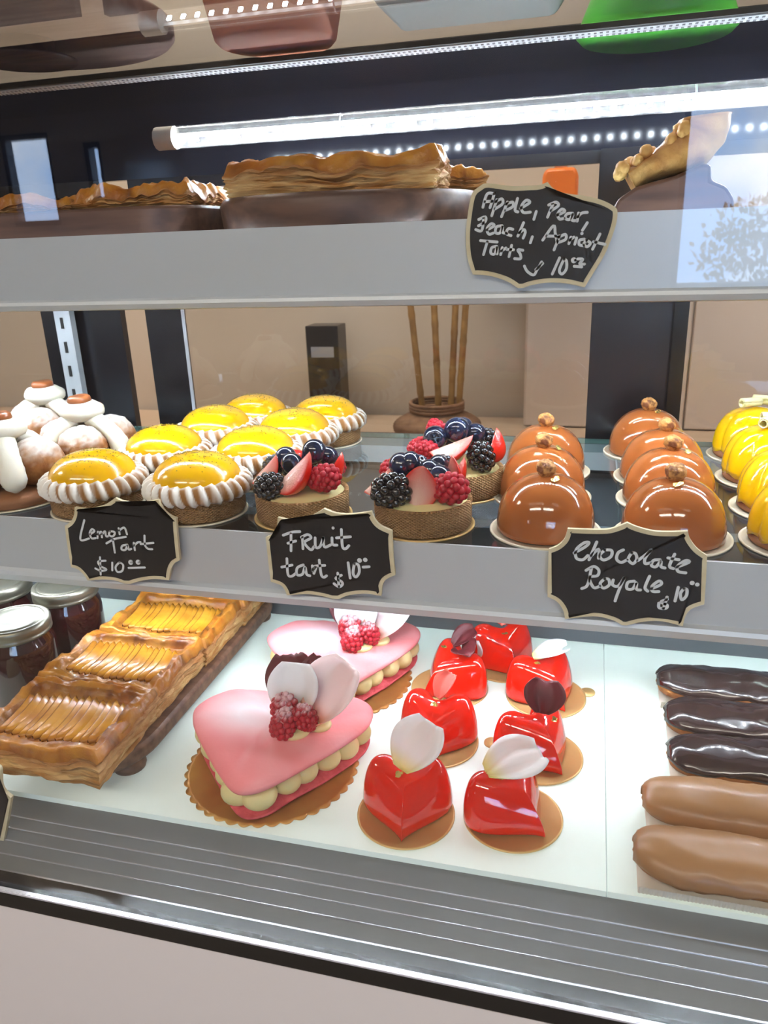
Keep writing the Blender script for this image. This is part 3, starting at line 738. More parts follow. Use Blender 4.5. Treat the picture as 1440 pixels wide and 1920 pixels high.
# ------------------------------------------------------------------ red heart cakes
def heart_outline(n=96):
    # a plump heart, point towards -Y, normalised to half width 1
    out = []
    for k in range(n):
        t = 2 * PI * k / n
        x = math.sin(t) ** 3
        y = (13 * math.cos(t) - 5 * math.cos(2 * t) - 2 * math.cos(3 * t) - math.cos(4 * t)) / 16
        out.append(Vector((x, y * .92 + .10, 0)))
    P = out
    for _ in range(10): P = [(P[i - 1] + P[i] * 2 + P[(i + 1) % n]) / 4 for i in range(n)]
    return P
HO = heart_outline()
def heart_mesh():
    S = .0385; O = np.array([[p.x * S, p.y * S] for p in HO]); Q = np.roll(O, -1, 0)
    def dist(p):
        d = Q - O; t = np.clip(((p - O) * d).sum(1) / (d * d).sum(1), 0, 1)
        return float(np.sqrt((((O + d * t[:, None]) - p) ** 2).sum(1)).min())
    fs = [0, .5, .97, 1.0, 1.0] + [1 - .004 * k ** 1.6 for k in range(1, 30)]; fs = [f for f in fs if f > .05] + [.02]
    H, Rr = .0375, .0165; rows = []
    for (x, y) in O:
        row = []
        for k, f in enumerate(fs):
            q = np.array([x, y - .002]) * f + np.array([0, .002])
            if k < 3: row.append((q[0], q[1], .0020)); continue
            d = 0.0 if k < 5 else dist(q)
            g = (1 - (1 - min(1.0, d / Rr)) ** 2.7) ** .62
            z_ = (.0026 if k == 3 else .0052) + H * g
            z_ *= 1 - .36 * sm(.40, -.95, q[1] / S)
            row.append((q[0], q[1] + .0030 * g, z_))
        rows.append(row)
    b_ = MB().grid(rows, closed_u=True)
    n = len(fs); c = sum((Vector(r[-1]) for r in rows), Vector()) / len(rows)
    o = len(b_.v); b_.v.append(tuple(c)); b_.t.append(0.0)
    m = len(rows)
    for k in range(m): b_.f.append((k * n + n - 1, ((k + 1) % m) * n + n - 1, o)); b_.mi.append(0)
    return b_
HM = heart_mesh()
def heart_cake(label, loc, rz, petals, fleck, seed, tab=None):
    t = thing('heart_cake', label, 'red heart cake', loc, rz, 'red glazed heart cakes on the lower deck')
    o = disc(.0395, .0016, M['gold'], t)
    if tab is not None:
        MB().lathe([(0, 0), (.0075, 0), (.0075, .0014), (0, .0014)], 24).build('board_tab', M['gold'], t, loc=(.043 * math.cos(tab - rz), .043 * math.sin(tab - rz), .0001))
    h = HM.build('glazed_heart', M['heart'], t)
    sf = h.modifiers.new('smooth', 'SMOOTH'); sf.factor = .5; sf.iterations = 7
    for m_, L, W, a, curl, extra in petals:
        petal(L, W, M[m_], t, a, curl, **extra)
    gold_fleck(fleck, .0032, t, euler(.1, .1, 0), seed)
    return t
Zt = .0415
heart_cake('front left red heart cake with a large white petal on its right lobe', (-.126, .488, ZD), .12,
           [('petalw', .044, .046, M4((-.002, .000, Zt + .001), .62, .12, -.62), .22, {})], (-.004, -.004, Zt + .0003), 1)
heart_cake('front right red heart cake with a white petal marked yellow at its base', (-.042, .503, ZD), .95,
           [('petalw', .048, .046, M4((-.016, .014, Zt + .001), .10, .12, -1.95), .20, {})], (-.012, .004, Zt + .0003), 2)
heart_cake('red heart cake in the second row with a coral petal standing up', (-.121, .586, ZD), -.05,
           [('petalc', .026, .024, M4((.002, .010, Zt - .002), .75, .0, -.7), .5, {'jag': .001})], (.000, -.004, Zt + .0003), 3)
heart_cake('red heart cake in the second row with a dark crimson petal standing up', (-.028, .584, ZD), .75,
           [('petald', .030, .036, M4((.006, .004, Zt - .001), 1.0, .1, -.75), .5, {'notch': .06})], (.008, -.010, Zt + .0002), 4, tab=2.9)
heart_cake('red heart cake in the third row with two dark crimson petals on top', (-.124, .677, ZD), -.75,
           [('petald', .028, .026, M4((-.006, .010, Zt + .001), .5, .2, -.3), .4, {}), ('petald', .024, .028, M4((.006, .010, Zt + .002), .15, .3, -1.7), .5, {})], (-.012, .002, Zt + .0002), 5)
heart_cake('red heart cake in the third row with a pale petal lying on top', (-.027, .681, ZD), .65,
           [('petalw', .036, .026, M4((-.012, .006, Zt + .002), .25, .1, -1.9), .3, {'notch': .2})], (-.012, -.002, Zt + .0002), 6, tab=.35)
heart_cake('rearmost red heart cake with a pale petal on its left side', (-.074, .736, ZD), .5,
           [('petalw', .022, .024, M4((-.030, .004, .012), 1.35, .0, 1.35), .3, {}), ('petalc', .024, .026, M4((.000, .008, Zt + .001), .2, .0, -.2), .3, {})], (-.004, -.008, Zt + .0002), 7)

# ------------------------------------------------------------------ pink macaron hearts
out1 = [(-.332, .525), (-.340, .545), (-.334, .565), (-.318, .580), (-.295, .585), (-.272, .583), (-.252, .582), (-.225, .590), (-.200, .592), (-.182, .583), (-.174, .566), (-.176, .545), (-.192, .513), (-.212, .482), (-.230, .457), (-.243, .447), (-.256, .447), (-.275, .462), (-.300, .487), (-.320, .509)]
cx1, cy1 = -.256, .528
OL = catmull([Vector((x - cx1, y - cy1, 0)) for x, y in out1], 6)
def mac_layer(prof_, tone_c=None):
    rows = []; T = []
    for p in OL:
        row = []; tr_ = []
        for inset, z_ in prof_:
            L_ = p.length; q = p * max(0.0, (L_ - inset) / L_)
            dz = .0012 * fbm((q.x, q.y, 0), 30)
            row.append((q.x, q.y, z_ + dz * (inset > .004)))
            tr_.append(0.0 if tone_c is None else 1.0 * math.exp(-(((q.x - tone_c[0]) / .040) ** 2 + ((q.y - tone_c[1]) / .024) ** 2)) + .25 * max(0, fbm((q.x, q.y, 1), 25)))
        rows.append(row); T.append(tr_)
    return MB().grid(rows, closed_u=True, tone=T)
mk = thing('macaron_heart', '', 'macaron cake')
disc(.0755, .0016, M['foil'], mk, scallop=40).location = (0, -.006, 0)
flat = lambda z0, z1, s_: [(.2, z0), (.03, z0), (.004 + s_, z0), (.001 + s_, z0 + .002), (.0 + s_, z0 + .0045), (.002 + s_, z1 - .004), (.006 + s_, z1 - .0015), (.013 + s_, z1), (.03, z1 + .001), (.05, z1 + .0018), (.2, z1 + .002)]
mac_layer(flat(.0018, .0098, .004)).build('bottom_macaron', M['macfoot'], mk)
mac_layer(flat(.0288, .0390, .0), (-.022, .010)).build('top_macaron', M['macaron'], mk)
# piped cream balls between the two layers, all round the rim
per = [0.0]
for i in range(len(OL)): per.append(per[-1] + (OL[(i + 1) % len(OL)] - OL[i]).length)
nb_ = 18
for k in range(nb_):
    s_ = per[-1] * (k + .35) / nb_; i = max(j for j in range(len(OL)) if per[j] <= s_)
    p = OL[i] * ((OL[i].length - .0150) / OL[i].length)
    big = 1.18 if (p - Vector((.004, -.066, 0))).length < .012 else 1.0
    MB().ball((p.x, p.y, .0190), (.0128 * big, .0128 * big, .0112), None, 20, 14, lambda d: 1 + .02 * d.z).build('cream_ball', M['custard'], mk)
MB().ball((.022, -.006, .0415), (.0160, .0140, .0058), None, 24, 12).build('cream_dollop', M['custard'], mk)
MB().ball((.042, .006, .0415), (.0115, .010, .0050), None, 24, 12).build('cream_dollop', M['custard'], mk)
def sugar_rasp(c, r_, rot, par, seed):
    o = berry('raspberry', c, r_, par, rot, seed); me = o.data
    at = me.attributes.get('tone') or me.attributes.new('tone', 'FLOAT', 'POINT')
    top = max(v.co.z for v in me.vertices)
    for i, v in enumerate(me.vertices): at.data[i].value = .65 * sm(top - r_ * .50, top - r_ * .05, v.co.z + .15 * r_ * math.sin(v.co.x * 2500 + seed)) 
    return o
sugar_rasp((.012, .003, .0555), .0128, euler(.3, .25, 0), mk, 1)
sugar_rasp((.018, -.013, .0525), .0122, euler(2.3, .2, 0), mk, 2)
sugar_rasp((.034, -.004, .0535), .0116, euler(.4, -.3, 0), mk, 3)
petal(.048, .046, M['petalw'], mk, M4((.016, .010, .042), 1.05, .05, .10), .30)
petal(.060, .060, M['petalp'], mk, M4((.036, .006, .042), .72, .15, -.62), .30)
petal(.050, .046, M['petald'], mk, M4((.012, .024, .040), .88, -.1, .22), .3, jag=.001)
petal(.050, .040, M['petald'], mk, M4((.026, .024, .040), .92, .1, -.22), .3, jag=.001)
copies(mk, [((cx1, cy1, ZD), 0, 'front pink macaron heart cake with white and pink petals and three raspberries'),
            ((-.242, .678, ZD), .10, 'rear pink macaron heart cake half hidden behind the front one')], 'pink macaron heart cakes on the lower deck')

# ------------------------------------------------------------------ eclairs
def eclair(label, x0, y, L, dark, seed, rz):
    t = thing('eclair', label, 'eclair', (x0, y, ZD), rz, 'eclairs on the lower deck')
    W, H = .0250, .0285
    nu, nv = 44, 28
    def sect(u_, ph, grow, zlo):
        e = (1 - abs(2 * u_ - 1) ** 5.5) ** .5 if 0 < u_ < 1 else 0.0
        wob = 1 + .05 * fbm((u_ * 3, ph * .5, seed), 1.5)
        yy = (W * wob + grow) * e * math.cos(ph); zz_ = (H * .5 * wob + grow) * (e ** .8) * math.sin(ph)
        return Vector((L * u_ + (grow * (2 * u_ - 1)), yy, H * .5 + .002 + zz_ - (.004 * (1 - e) if ph < 0 else 0)))
    P = [[sect(i / nu, 2 * PI * j / nv, 0, 0) for j in range(nv)] for i in range(nu + 1)]
    MB().grid(P, closed_v=True).build('choux_bun', M['choux'], t)
    G = []
    for i in range(nu + 1):
        u_ = .012 + .976 * i / nu; lo = (.02 if dark else -.30) + .28 * fbm((u_ * 7, seed, 0), 1.0)
        row = []
        for j in range(21):
            ph = lo + (PI - 2 * lo) * j / 20
            g_ = .0016 if 0 < j < 20 else -.0006
            q = sect(u_, ph, g_, 0)
            q.z += .0016 * fbm((u_ * 4, ph * .8, seed), 2.0) * (0 < j < 20)
            row.append(q)
        G.append(row)
    MB().grid(G).build('chocolate_icing', M['ech' if dark else 'emilk'], t, solid=.0006)
    # pleated paper tray, half sheltering the bun
    R = []
    for k in range(120):
        s_ = k / 119; z_ = .0006 + (.0012 if k % 2 else 0)
        row = []
        for v, zz_ in ((-.0275, .0095), (-.0240, .0012), (0, .0004), (.0240, .0012), (.0275, .0095)):
            row.append((.004 + (L - .008) * s_, v * (1 + (.03 if k % 2 else 0)), zz_ + .0001 + (.0010 if (k % 2 and abs(v) > .025) else 0)))
        R.append(row)
    MB().grid(R).build('paper_tray', M['paper'], t, smooth=False, solid=.0003)
    return t
EC = [('rearmost dark chocolate eclair of the row at the right edge', .078, .706, True), ('dark chocolate eclair in the middle of the three dark ones', .081, .647, True),
      ('frontmost dark chocolate eclair with wrinkled icing, behind the milk chocolate ones', .079, .590, True), ('rear milk chocolate eclair of the two, in a pleated paper tray', .056, .528, False),
      ('front milk chocolate eclair nearest the glass at the lower right', .047, .470, False)]
for k, (lb, x, y, dk) in enumerate(EC): eclair(lb, x, y, .155, dk, k * 3.1, [.0, -.01, .0, .01, -.01][k])

# ------------------------------------------------------------------ apple tarts on the wooden board
def rrect(x0, y0, x1, y1, r_, n=8):
    out = []
    for cx_, cy_, a0 in ((x1 - r_, y1 - r_, 0), (x0 + r_, y1 - r_, PI / 2), (x0 + r_, y0 + r_, PI), (x1 - r_, y0 + r_, 1.5 * PI)):
        for k in range(n + 1):
            a = a0 + PI / 2 * k / n; out.append((cx_ + r_ * math.cos(a), cy_ + r_ * math.sin(a)))
    return out
wb = thing('serving_board', 'long brown wooden serving board on stub feet carrying the row of apple tarts', 'serving board', (-.425, .635, ZD))
MB().prism(rrect(-.068, -.185, .063, .195, .062, 12), .012, .027, 'z').build('board', M['wood'], wb, bevel=.003, angle=30)
for x, y in ((-.042, -.14), (.042, -.14), (-.042, .15), (.042, .15)):
    MB().lathe([(0, 0), (.014, 0), (.015, .003), (.014, .0121), (0, .0121)], 24).build('foot', M['wood'], wb, loc=(x, y, 0))

def puff_tart(parent, W, Dp, H, seed, glaze=M['glaze'], rim=.016, lift=1.0, sink=.42):
    """square puff-pastry case: puffed, folded rim round a sunken centre, flaky sides"""
    n = 46; P = []; T = []
    for i in range(n + 1):
        row = []; tr_ = []
        for j in range(n + 1):
            u_, v_ = -1 + 2 * i / n, -1 + 2 * j / n
            x, y = u_ * W / 2, v_ * Dp / 2
            wob = .0040 * fbm((u_ * 1.3, v_ * 1.3, seed), 1.4)
            ex, ey = W / 2 - abs(x), Dp / 2 - abs(y)
            e = min(ex, ey)
            z_ = H * (1 - sink * sm(rim * .75, rim * 1.25, e)) - .010 * (1 - sm(0, rim * .3, e)) ** 2
            z_ += lift * .0075 * fbm((u_ * 2.2, v_ * 2.2, seed + 3), 1.2) * (1 - .6 * sm(rim * .8, rim * 1.3, e)) 
            fold = .003 * math.exp(-((e - rim * .62) / .0022) ** 2); z_ -= fold
            row.append((x + wob * v_, y + wob * u_, max(.004, z_)))
            t_ = .55 * math.exp(-((e - rim * .95) / .0035) ** 2) + .75 * max(0, fbm((u_ * 2.5, v_ * 2.5, seed + 9), 1.6)) + .35 * (1 - sm(0, .004, e))
            tr_.append(max(0, min(1, t_)))
        P.append(row); T.append(tr_)
    MB().grid(P, tone=T).build('pastry_top', glaze, parent)
    ring = [P[i][0] for i in range(n + 1)] + [P[n][j] for j in range(1, n + 1)] + [P[i][n] for i in range(n - 1, -1, -1)] + [P[0][j] for j in range(n - 1, 0, -1)]
    S = []; ST = []
    for a, (x, y, z_) in enumerate(ring):
        row = []; tr_ = []
        for k in range(13):
            t = k / 12; q = Vector((x, y, 0)); d = q.normalized()
            o = .0016 * math.sin(k * 2.3 + 3.5 * fbm((a * .06, k * .3, seed), 1)) * (0 < k < 12) + .004 * fbm((x * 28, y * 28, k * .35 + seed), 1.0) - .006 * t ** 2
            row.append((x + d.x * o * (k > 0), y + d.y * o * (k > 0), z_ * (1 - t) + .0002))
            tr_.append(max(0, min(1, .7 * (1 - t * 2.2) + .55 * max(0, fbm((x * 40, y * 40, k * .9 + seed), 1.0)))))
        S.append(row); ST.append(tr_)
    b_ = MB().grid(S, closed_u=True, tone=ST)
    b_.add([S[i][12] for i in range(len(S))], [tuple(range(len(S)))])
    b_.build('flaky_side', M['puffside'], parent, angle=60)

at = []
names = ['front apple tart nearest the glass on the wooden serving board', 'second apple tart from the front on the wooden serving board',
         'third apple tart from the front on the wooden serving board', 'rearmost apple tart on the wooden serving board, half hidden by the shelf rail']
for k, (x, y) in enumerate(((-.428, .478), (-.431, .575), (-.429, .668), (-.427, .760))):
    t = thing('apple_tart', names[k], 'apple tart', (x, y, ZD + .0272), [.03, -.02, .02, 0][k], 'apple tarts on the serving board')
    puff_tart(t, .126, .100, .036, k * 5.7, rim=.013, lift=.7, sink=.24)
    for q in range(14):
        xx = -.048 + .0072 * q
        s_ = MB(); g = []; T = []
        Ln = .064 - .008 * abs(q - 6.5) / 6.5
        for i in range(13):
            v = -1 + 2 * i / 12
            yb = v * Ln / 2; xb = xx + .0085 * (1 - v * v) - .004 * v
            wd = .0078 * (1 - v * v) ** .6 + .0006
            row = []; tr_ = []
            for (dx, dz, tn) in ((-1.0, .0012, .95), (-.86, .0036, .55), (-.6, .0042, .0), (.3, .0026, .0), (1.0, .0004, .5)):
                row.append((xb + dx * wd, yb, .0278 + dz + .0010 * math.sin(q * 1.7 + k) - .0012 * v * v)); tr_.append(tn + .35 * (abs(v) > .85))
            g.append(row); T.append(tr_)
        s_.grid(g, tone=T).build('apple_slice', M['apple'], t, solid=.0008)
    at.append(t)

# ------------------------------------------------------------------ jam jars
jj = thing('jam_jar', '', 'jam jar')
body = [(0, 0), (.030, 0), (.0345, .004), (.0355, .012), (.0355, .062), (.0345, .070), (.0305, .078)]
MB().lathe(body + [(.0305, .0785), (0, .0785)], 56).build('jam_filled_glass', M['jam'], jj, angle=50)
MB().lathe([(.0318, .0775), (.0335, .0780), (.0348, .0795), (.0348, .0815), (.0338, .0825), (.0348, .0840), (.0348, .0890), (.0340, .0915), (.0325, .0925), (.0300, .0925), (.0292, .0918)], 72, fn=lambda q, a, k: Vector((q.x * (1 + .004 * math.sin(a * 60) * (5 < k < 9)), q.y * (1 + .004 * math.sin(a * 60) * (5 < k < 9)), q.z))).build('screw_band', M['lid'], jj, angle=50)
MB().lathe([(.0294, .0916), (.027, .0930), (.0255, .0922), (.012, .0922), (0, .0926)], 56).build('lid_disc', M['lid'], jj)
names = ['nearest jam jar with a tin lid at the left edge, beside the apple tarts', 'jam jar behind the nearest one, close to the apple tart board', 'jam jar at the far left edge, only its lid rim showing']
copies(jj, [((-.549, .572, ZD), 0, names[0]), ((-.552, .657, ZD), .5, names[1]), ((-.632, .648, ZD), 1.1, names[2])], 'jars of red jam on the lower deck')

# ------------------------------------------------------------------ upper shelf
b1 = thing('round_board', 'round dark wooden board in the middle of the upper shelf under a long puff tart', 'wooden board', (-.247, .810, ZU))
MB().lathe([(0, 0), (.122, 0), (.129, .008), (.131, .031), (.127, .037), (0, .037)], 96).build('board', M['wood2'], b1, angle=30)
b2 = thing('long_board', 'long dark wooden board at the left of the upper shelf carrying flat tarts', 'wooden board', (-.585, .800, ZU))
MB().prism(rrect(-.24, -.095, .205, .10, .06, 10), 0, .034, 'z').build('board', M['wood2'], b2, bevel=.003, angle=30)
def top_tart(label, loc, rz, W, Dp, H, seed, lift, tilt=(0, 0)):
    t = thing('puff_tart', label, 'puff tart', loc, rz, 'puff pastry tarts on the upper shelf')
    t.rotation_euler = (tilt[0], tilt[1], rz)
    puff_tart(t, W, Dp, H, seed, rim=.02, lift=lift); return t
top_tart('long rectangular puff tart on the round board of the upper shelf', (-.244, .770, ZU + .0372), .03, .205, .09, .033, 2.2, 1.0)
top_tart('small glazed puff tart behind the right end of the long puff tart', (-.165, .862, ZU + .0372), .3, .085, .08, .022, 8.8, .8)
top_tart('flat puff tart with a raised peak at the right end of the long board', (-.455, .790, ZU + .0342), -.05, .135, .10, .020, 13.1, 1.3)
top_tart('flat glazed puff tart in the middle of the long board', (-.600, .790, ZU + .0342), .04, .140, .10, .016, 17.4, 1.0)
top_tart('flat puff tart at the left end of the long board, cut by the picture edge', (-.745, .790, ZU + .0342), 0, .12, .10, .018, 21.9, 1.0)
gl = thing('sugared_slab', 'pale sugar-dusted cake slab behind the flat tarts at the far left', 'cake slab', (-.760, .905, ZU))
g = [[(x, y, .058 + .004 * fbm((x * 12, y * 12, 0), 1)) for y in np.linspace(-.018, .018, 6)] for x in np.linspace(-.12, .12, 30)]
MB().box((-.12, -.018, 0), (.12, .018, .054)).grid(g).build('slab', mat('sugar_slab', '#8f8a8c', rough=.7, col2='#6c6468', scale=25), gl, smooth=False)
# right-hand stand with the leaning tart
b3 = thing('wooden_stand', 'stepped dark wooden stand at the right of the upper shelf', 'wooden stand', (.058, .765, ZU))
out = [(-.052, 0), (.047, 0), (.047, .016), (.040, .026), (.028, .031), (.027, .043), (.020, .044), (.0, .036), (-.030, .029), (-.044, .020)]
MB().prism(out, -.045, .045).build('stand_block', M['wood2'], b3, bevel=.003, angle=20)
t = thing('leaning_tart', 'curved slab of puff tart leaning up on the wooden stand at the right', 'puff tart', (.058, .765, ZU))
cen = [(-.034, .0300), (-.022, .0390), (-.008, .0475), (.006, .0560), (.016, .0665), (.021, .0790), (.021, .0880)]
cv = catmull([Vector((x, 0, .032 + (z_ - .030) * .78)) for x, z_ in cen], 8, closed=False)
rows = []; T = []
for i, p in enumerate(cv):
    tt = i / (len(cv) - 1)
    d = (cv[min(i + 1, len(cv) - 1)] - cv[max(i - 1, 0)]).normalized(); nn = Vector((-d.z, 0, d.x))
    th = .0090 + .0110 * sm(.1, .7, tt); row = []; tr_ = []
    for k in range(24):
        a = 2 * PI * k / 24
        ca, sa = math.cos(a), math.sin(a)
        ex = math.copysign(abs(ca) ** .45, ca); ez = math.copysign(abs(sa) ** .45, sa)
        o = 1 + .12 * fbm((tt * 5, ex * 2, ez * 2), 1.4)
        row.append(p + nn * (ez * th * o) + Vector((0, ex * .040 * (1 + .04 * fbm((tt * 8, a, 2), 1)), 0)) + Vector((0, 0, .003)))
        tr_.append(max(0, .6 * sm(.2, .9, ez) + .4 * fbm((tt * 9, a * 2, 5), 1)))
    rows.append(row); T.append(tr_)
o = MB().grid(rows, closed_v=True, tone=T); o.add(rows[0], [tuple(range(24))]); o.add(rows[-1], [tuple(range(24))[::-1]])
o.build('pastry_slab', M['puff'], t, angle=50)
cr_ = MB(); rg = random.Random(11)
for k in range(46):
    p = cv[rg.randint(2, int(len(cv) * .62))]; c = p + Vector((-.010 + rg.uniform(-.003, .003), rg.uniform(-.040, .02), .010 + rg.uniform(-.003, .003)))
    cr_.ball(c, rg.uniform(.003, .006), None, 8, 6, lambda d: 1 + .3 * fbm(d, 2, k))
x_ = cr_.build('nut_crumble', M['puff'], t); x_['kind'] = 'stuff'

# ------------------------------------------------------------------ things on the glass top
tb = thing('cake_stand', 'round brown wooden cake stand on the glass top at the upper left', 'cake stand', (-.580, .782, ZT + .0062))
MB().lathe([(0, .020), (.148, .020), (.152, .024), (.152, .036), (.148, .040), (0, .040)], 96).build('plate', mat('brown_tray', '#a98a80', rough=.45, col2='#8f7068', scale=7, stretch=(1, 10, 10)), tb, angle=30)
MB().lathe([(0, 0), (.05, 0), (.05, .003), (.03, .008), (.03, .0199), (0, .0199)], 40).build('pedestal', M['wood2'], tb, angle=30)
tp = thing('terracotta_pot', 'salmon terracotta pot on the glass top between the wooden stand and grey box', 'pot', (-.318, .818, ZT + .0062))
MB().lathe([(0, 0), (.056, 0), (.060, .004), (.078, .085), (.083, .086), (.083, .105), (.077, .105), (.060, .02), (0, .02)], 56).build('pot_body', M['terra'], tp, angle=30)
gb = thing('grey_carton', 'folded grey carton lying on the glass top right of the terracotta pot', 'carton', (-.120, .775, ZT + .0062))
MB().prism([(-.072, 0), (.072, 0), (.092, .030), (.085, .09), (-.085, .09), (-.078, .02)], -.05, .05).build('carton_body', M['greybag'], gb, bevel=.006, angle=20)
MB().box((-.08, -.012, .0901), (.08, .012, .093)).build('carton_flap', M['greybag'], gb, smooth=False)
gp = thing('green_bowl', 'green plastic bowl standing on the glass top at the upper right', 'bowl', (.046, .950, ZT + .0062))
MB().lathe([(0, 0), (.074, 0), (.080, .006), (.062, .050), (.050, .060), (.047, .060), (.058, .045), (.070, .010), (0, .008)], 72).build('bowl_body', M['green'], gp, angle=35)
MB().ball((0, 0, .060), (.046, .046, .028), None, 32, 16, lambda d: 1 + .05 * fbm(d, 3)).build('yellow_filling', mat('yellow_filling', '#c9b04a', rough=.6), gp)

# ------------------------------------------------------------------ chalkboard price cards
def card(label, crop, sc_, outline, strokes, yplane, wpx, dots_=(), thick=.0030):
    ox, oy = crop
    to = lambda u_, v_: on_y(ox + u_ / sc_, oy + v_ / sc_, yplane)
    pts = []; seg = []
    segs = []; cur = []
    for q in outline + [outline[0]]:
        c_ = len(q) > 2; p = to(q[0], q[1]); cur.append(Vector((p[0], p[2], 0)))
        if c_ and len(cur) > 1: segs.append(cur); cur = [cur[-1]]
    poly = []
    for s_ in segs: poly += catmull(s_, 5, closed=False)[:-1]
    c0 = sum((p for p in poly), Vector()) / len(poly)
    loc = Vector((c0.x, yplane, c0.y))
    P2 = [p - c0 for p in poly]
    def inset(P, d):
        n = len(P); out_ = []
        area = sum(P[i].x * P[(i + 1) % n].y - P[(i + 1) % n].x * P[i].y for i in range(n))
        sg = 1 if area > 0 else -1
        for i in range(n):
            a, b_, c = P[i - 1], P[i], P[(i + 1) % n]
            n1 = Vector((-(b_ - a).y, (b_ - a).x, 0)).normalized(); n2 = Vector((-(c - b_).y, (c - b_).x, 0)).normalized()
            m_ = (n1 + n2); l_ = max(.45, m_.length / 2); out_.append(b_ + m_.normalized() * (sg * d / l_))
        return out_
    t = thing('price_card', label, 'price card', loc, 0, 'chalkboard price cards')
    MB().prism([(p.x, p.y) for p in P2], 0, thick).build('plywood_plaque', M['ply'], t, smooth=False)
    I = inset(P2, .0034)
    MB().prism([(p.x, p.y) for p in I], -.0004, -.00002).build('chalkboard_face', M['slate'], t, smooth=False)
    L_ = MB()
    wr = wpx / sc_ / FPX * 0.5 * np.linalg.norm(loc) * .97
    for st in strokes:
        q = [to(*p) for p in st]; q = [Vector((p[0] - loc.x, p[2] - loc.z, 0)) for p in q]
        q = catmull(q, 5, closed=False) if len(q) > 2 else [q[0], (q[0] + q[1]) / 2, q[1]]
        # a flat ribbon of ink with round ends
        P = []
        n = len(q)
        d0 = (q[1] - q[0]).normalized(); d1 = (q[-1] - q[-2]).normalized()
        samples = [(q[0] - d0 * wr * math.sin(a), d0, math.cos(a)) for a in (1.5, 1.0, .5)] + [(q[i], (q[min(i + 1, n - 1)] - q[max(i - 1, 0)]).normalized(), 1.0) for i in range(n)] + [(q[-1] + d1 * wr * math.sin(a), d1, math.cos(a)) for a in (.5, 1.0, 1.5)]
        for p, d, w_ in samples:
            s_ = Vector((-d.y, d.x, 0)) * wr * max(.05, w_)
            P.append([(p.x + s_.x, -.00041, p.y + s_.y), (p.x + s_.x, -.00060, p.y + s_.y), (p.x - s_.x, -.00060, p.y - s_.y), (p.x - s_.x, -.00041, p.y - s_.y)])
        L_.grid(P, closed_v=True)
    for (u_, v_, r_) in dots_:
        p = to(u_, v_); rr = r_ / sc_ / FPX * np.linalg.norm(loc)
        c = [(p[0] - loc.x + rr * math.cos(a), p[2] - loc.z + rr * math.sin(a)) for a in np.linspace(0, 2 * PI, 15)[:-1]]
        L_.prism(c, -.00060, -.00041)
    if strokes: L_.build('chalk_lettering', M['chalk'], t, smooth=False)
    return t
def ring_(u_, v_, r_): return [(u_ + r_ * math.cos(a), v_ + r_ * math.sin(a)) for a in np.linspace(0, 2 * PI, 9)]
c = True
card('largest chalkboard card reading Apple, Pear, Peach, Apricot Tarts $10, clipped to the upper shelf rail', (860, 320), 4.5,
     [(750, 95, c), (800, 150), (900, 190), (1050, 210), (1200, 245), (1310, 300), (1340, 350), (1320, 480), (1240, 690), (1140, 860), (1062, 985, c), (900, 950), (750, 945), (620, 965), (545, 990, c), (500, 992, c), (400, 930), (250, 885), (120, 877, c), (75, 740), (60, 560), (75, 380), (110, 200), (180, 130), (250, 105), (450, 130), (600, 125), (680, 120)],
     [[(205, 310), (240, 198), (300, 195)], [(300, 195), (285, 250), (265, 312)], [(222, 262), (285, 258)], [(322, 245), (280, 380)], [(312, 262), (365, 238), (370, 280), (308, 322)], [(412, 265), (362, 388)], [(402, 282), (455, 265), (455, 305), (395, 335)], [(497, 235), (476, 330), (500, 348)],
      [(522, 318), (600, 270), (570, 250), (530, 300), (545, 352), (605, 350)], [(655, 345), (635, 410)],
      [(795, 285), (750, 392)], [(760, 290), (820, 266), (842, 295), (778, 338)], [(832, 375), (895, 345), (870, 325), (836, 365), (850, 407), (890, 402)], [(962, 360), (915, 365), (900, 400), (935, 412), (965, 365), (955, 415), (985, 422)], [(1012, 358), (1000, 425)], [(1003, 392), (1040, 358), (1085, 352)], [(1085, 440), (1045, 502)],
      [(170, 412), (225, 390), (225, 430), (168, 465)], [(212, 405), (195, 505), (145, 497)], [(240, 500), (300, 465), (275, 448), (240, 490), (255, 535), (292, 527)], [(368, 465), (320, 475), (312, 522), (348, 525), (372, 470), (370, 518), (408, 530)], [(458, 495), (420, 490), (402, 530), (442, 548)], [(548, 440), (500, 552)], [(512, 525), (550, 497), (562, 522), (545, 568)], [(622, 558), (605, 608)],
      [(710, 585), (800, 465), (815, 530), (828, 590)], [(742, 552), (828, 552)], [(852, 550), (805, 668)], [(842, 562), (900, 538), (902, 580), (838, 607)], [(948, 560), (930, 615)], [(938, 588), (972, 560)], [(995, 568), (980, 620)], [(1060, 578), (1020, 588), (1018, 625), (1055, 632)], [(1080, 588), (1055, 618), (1083, 642), (1112, 612), (1080, 588)], [(1192, 535), (1130, 662)], [(1138, 600), (1235, 622)],
      [(185, 590), (325, 602)], [(242, 600), (210, 708)], [(322, 638), (280, 650), (272, 695), (305, 702), (325, 645), (325, 702)], [(368, 650), (355, 708)], [(358, 680), (400, 652)], [(447, 630), (425, 725)], [(408, 665), (465, 668)], [(542, 672), (500, 668), (520, 705), (522, 742), (472, 742)],
      [(555, 805), (580, 850), (632, 880), (660, 840), (700, 770)], [(650, 835), (710, 782)], [(852, 735), (790, 872)], [(890, 745), (850, 838), (872, 872), (908, 830), (910, 765), (890, 745)], ring_(972, 756, 13), [(1005, 745), (1048, 748), (1020, 785), (1062, 788)], [(975, 806), (1038, 812)]],
     YU - .0060, 22, [(1040, 530, 12)])
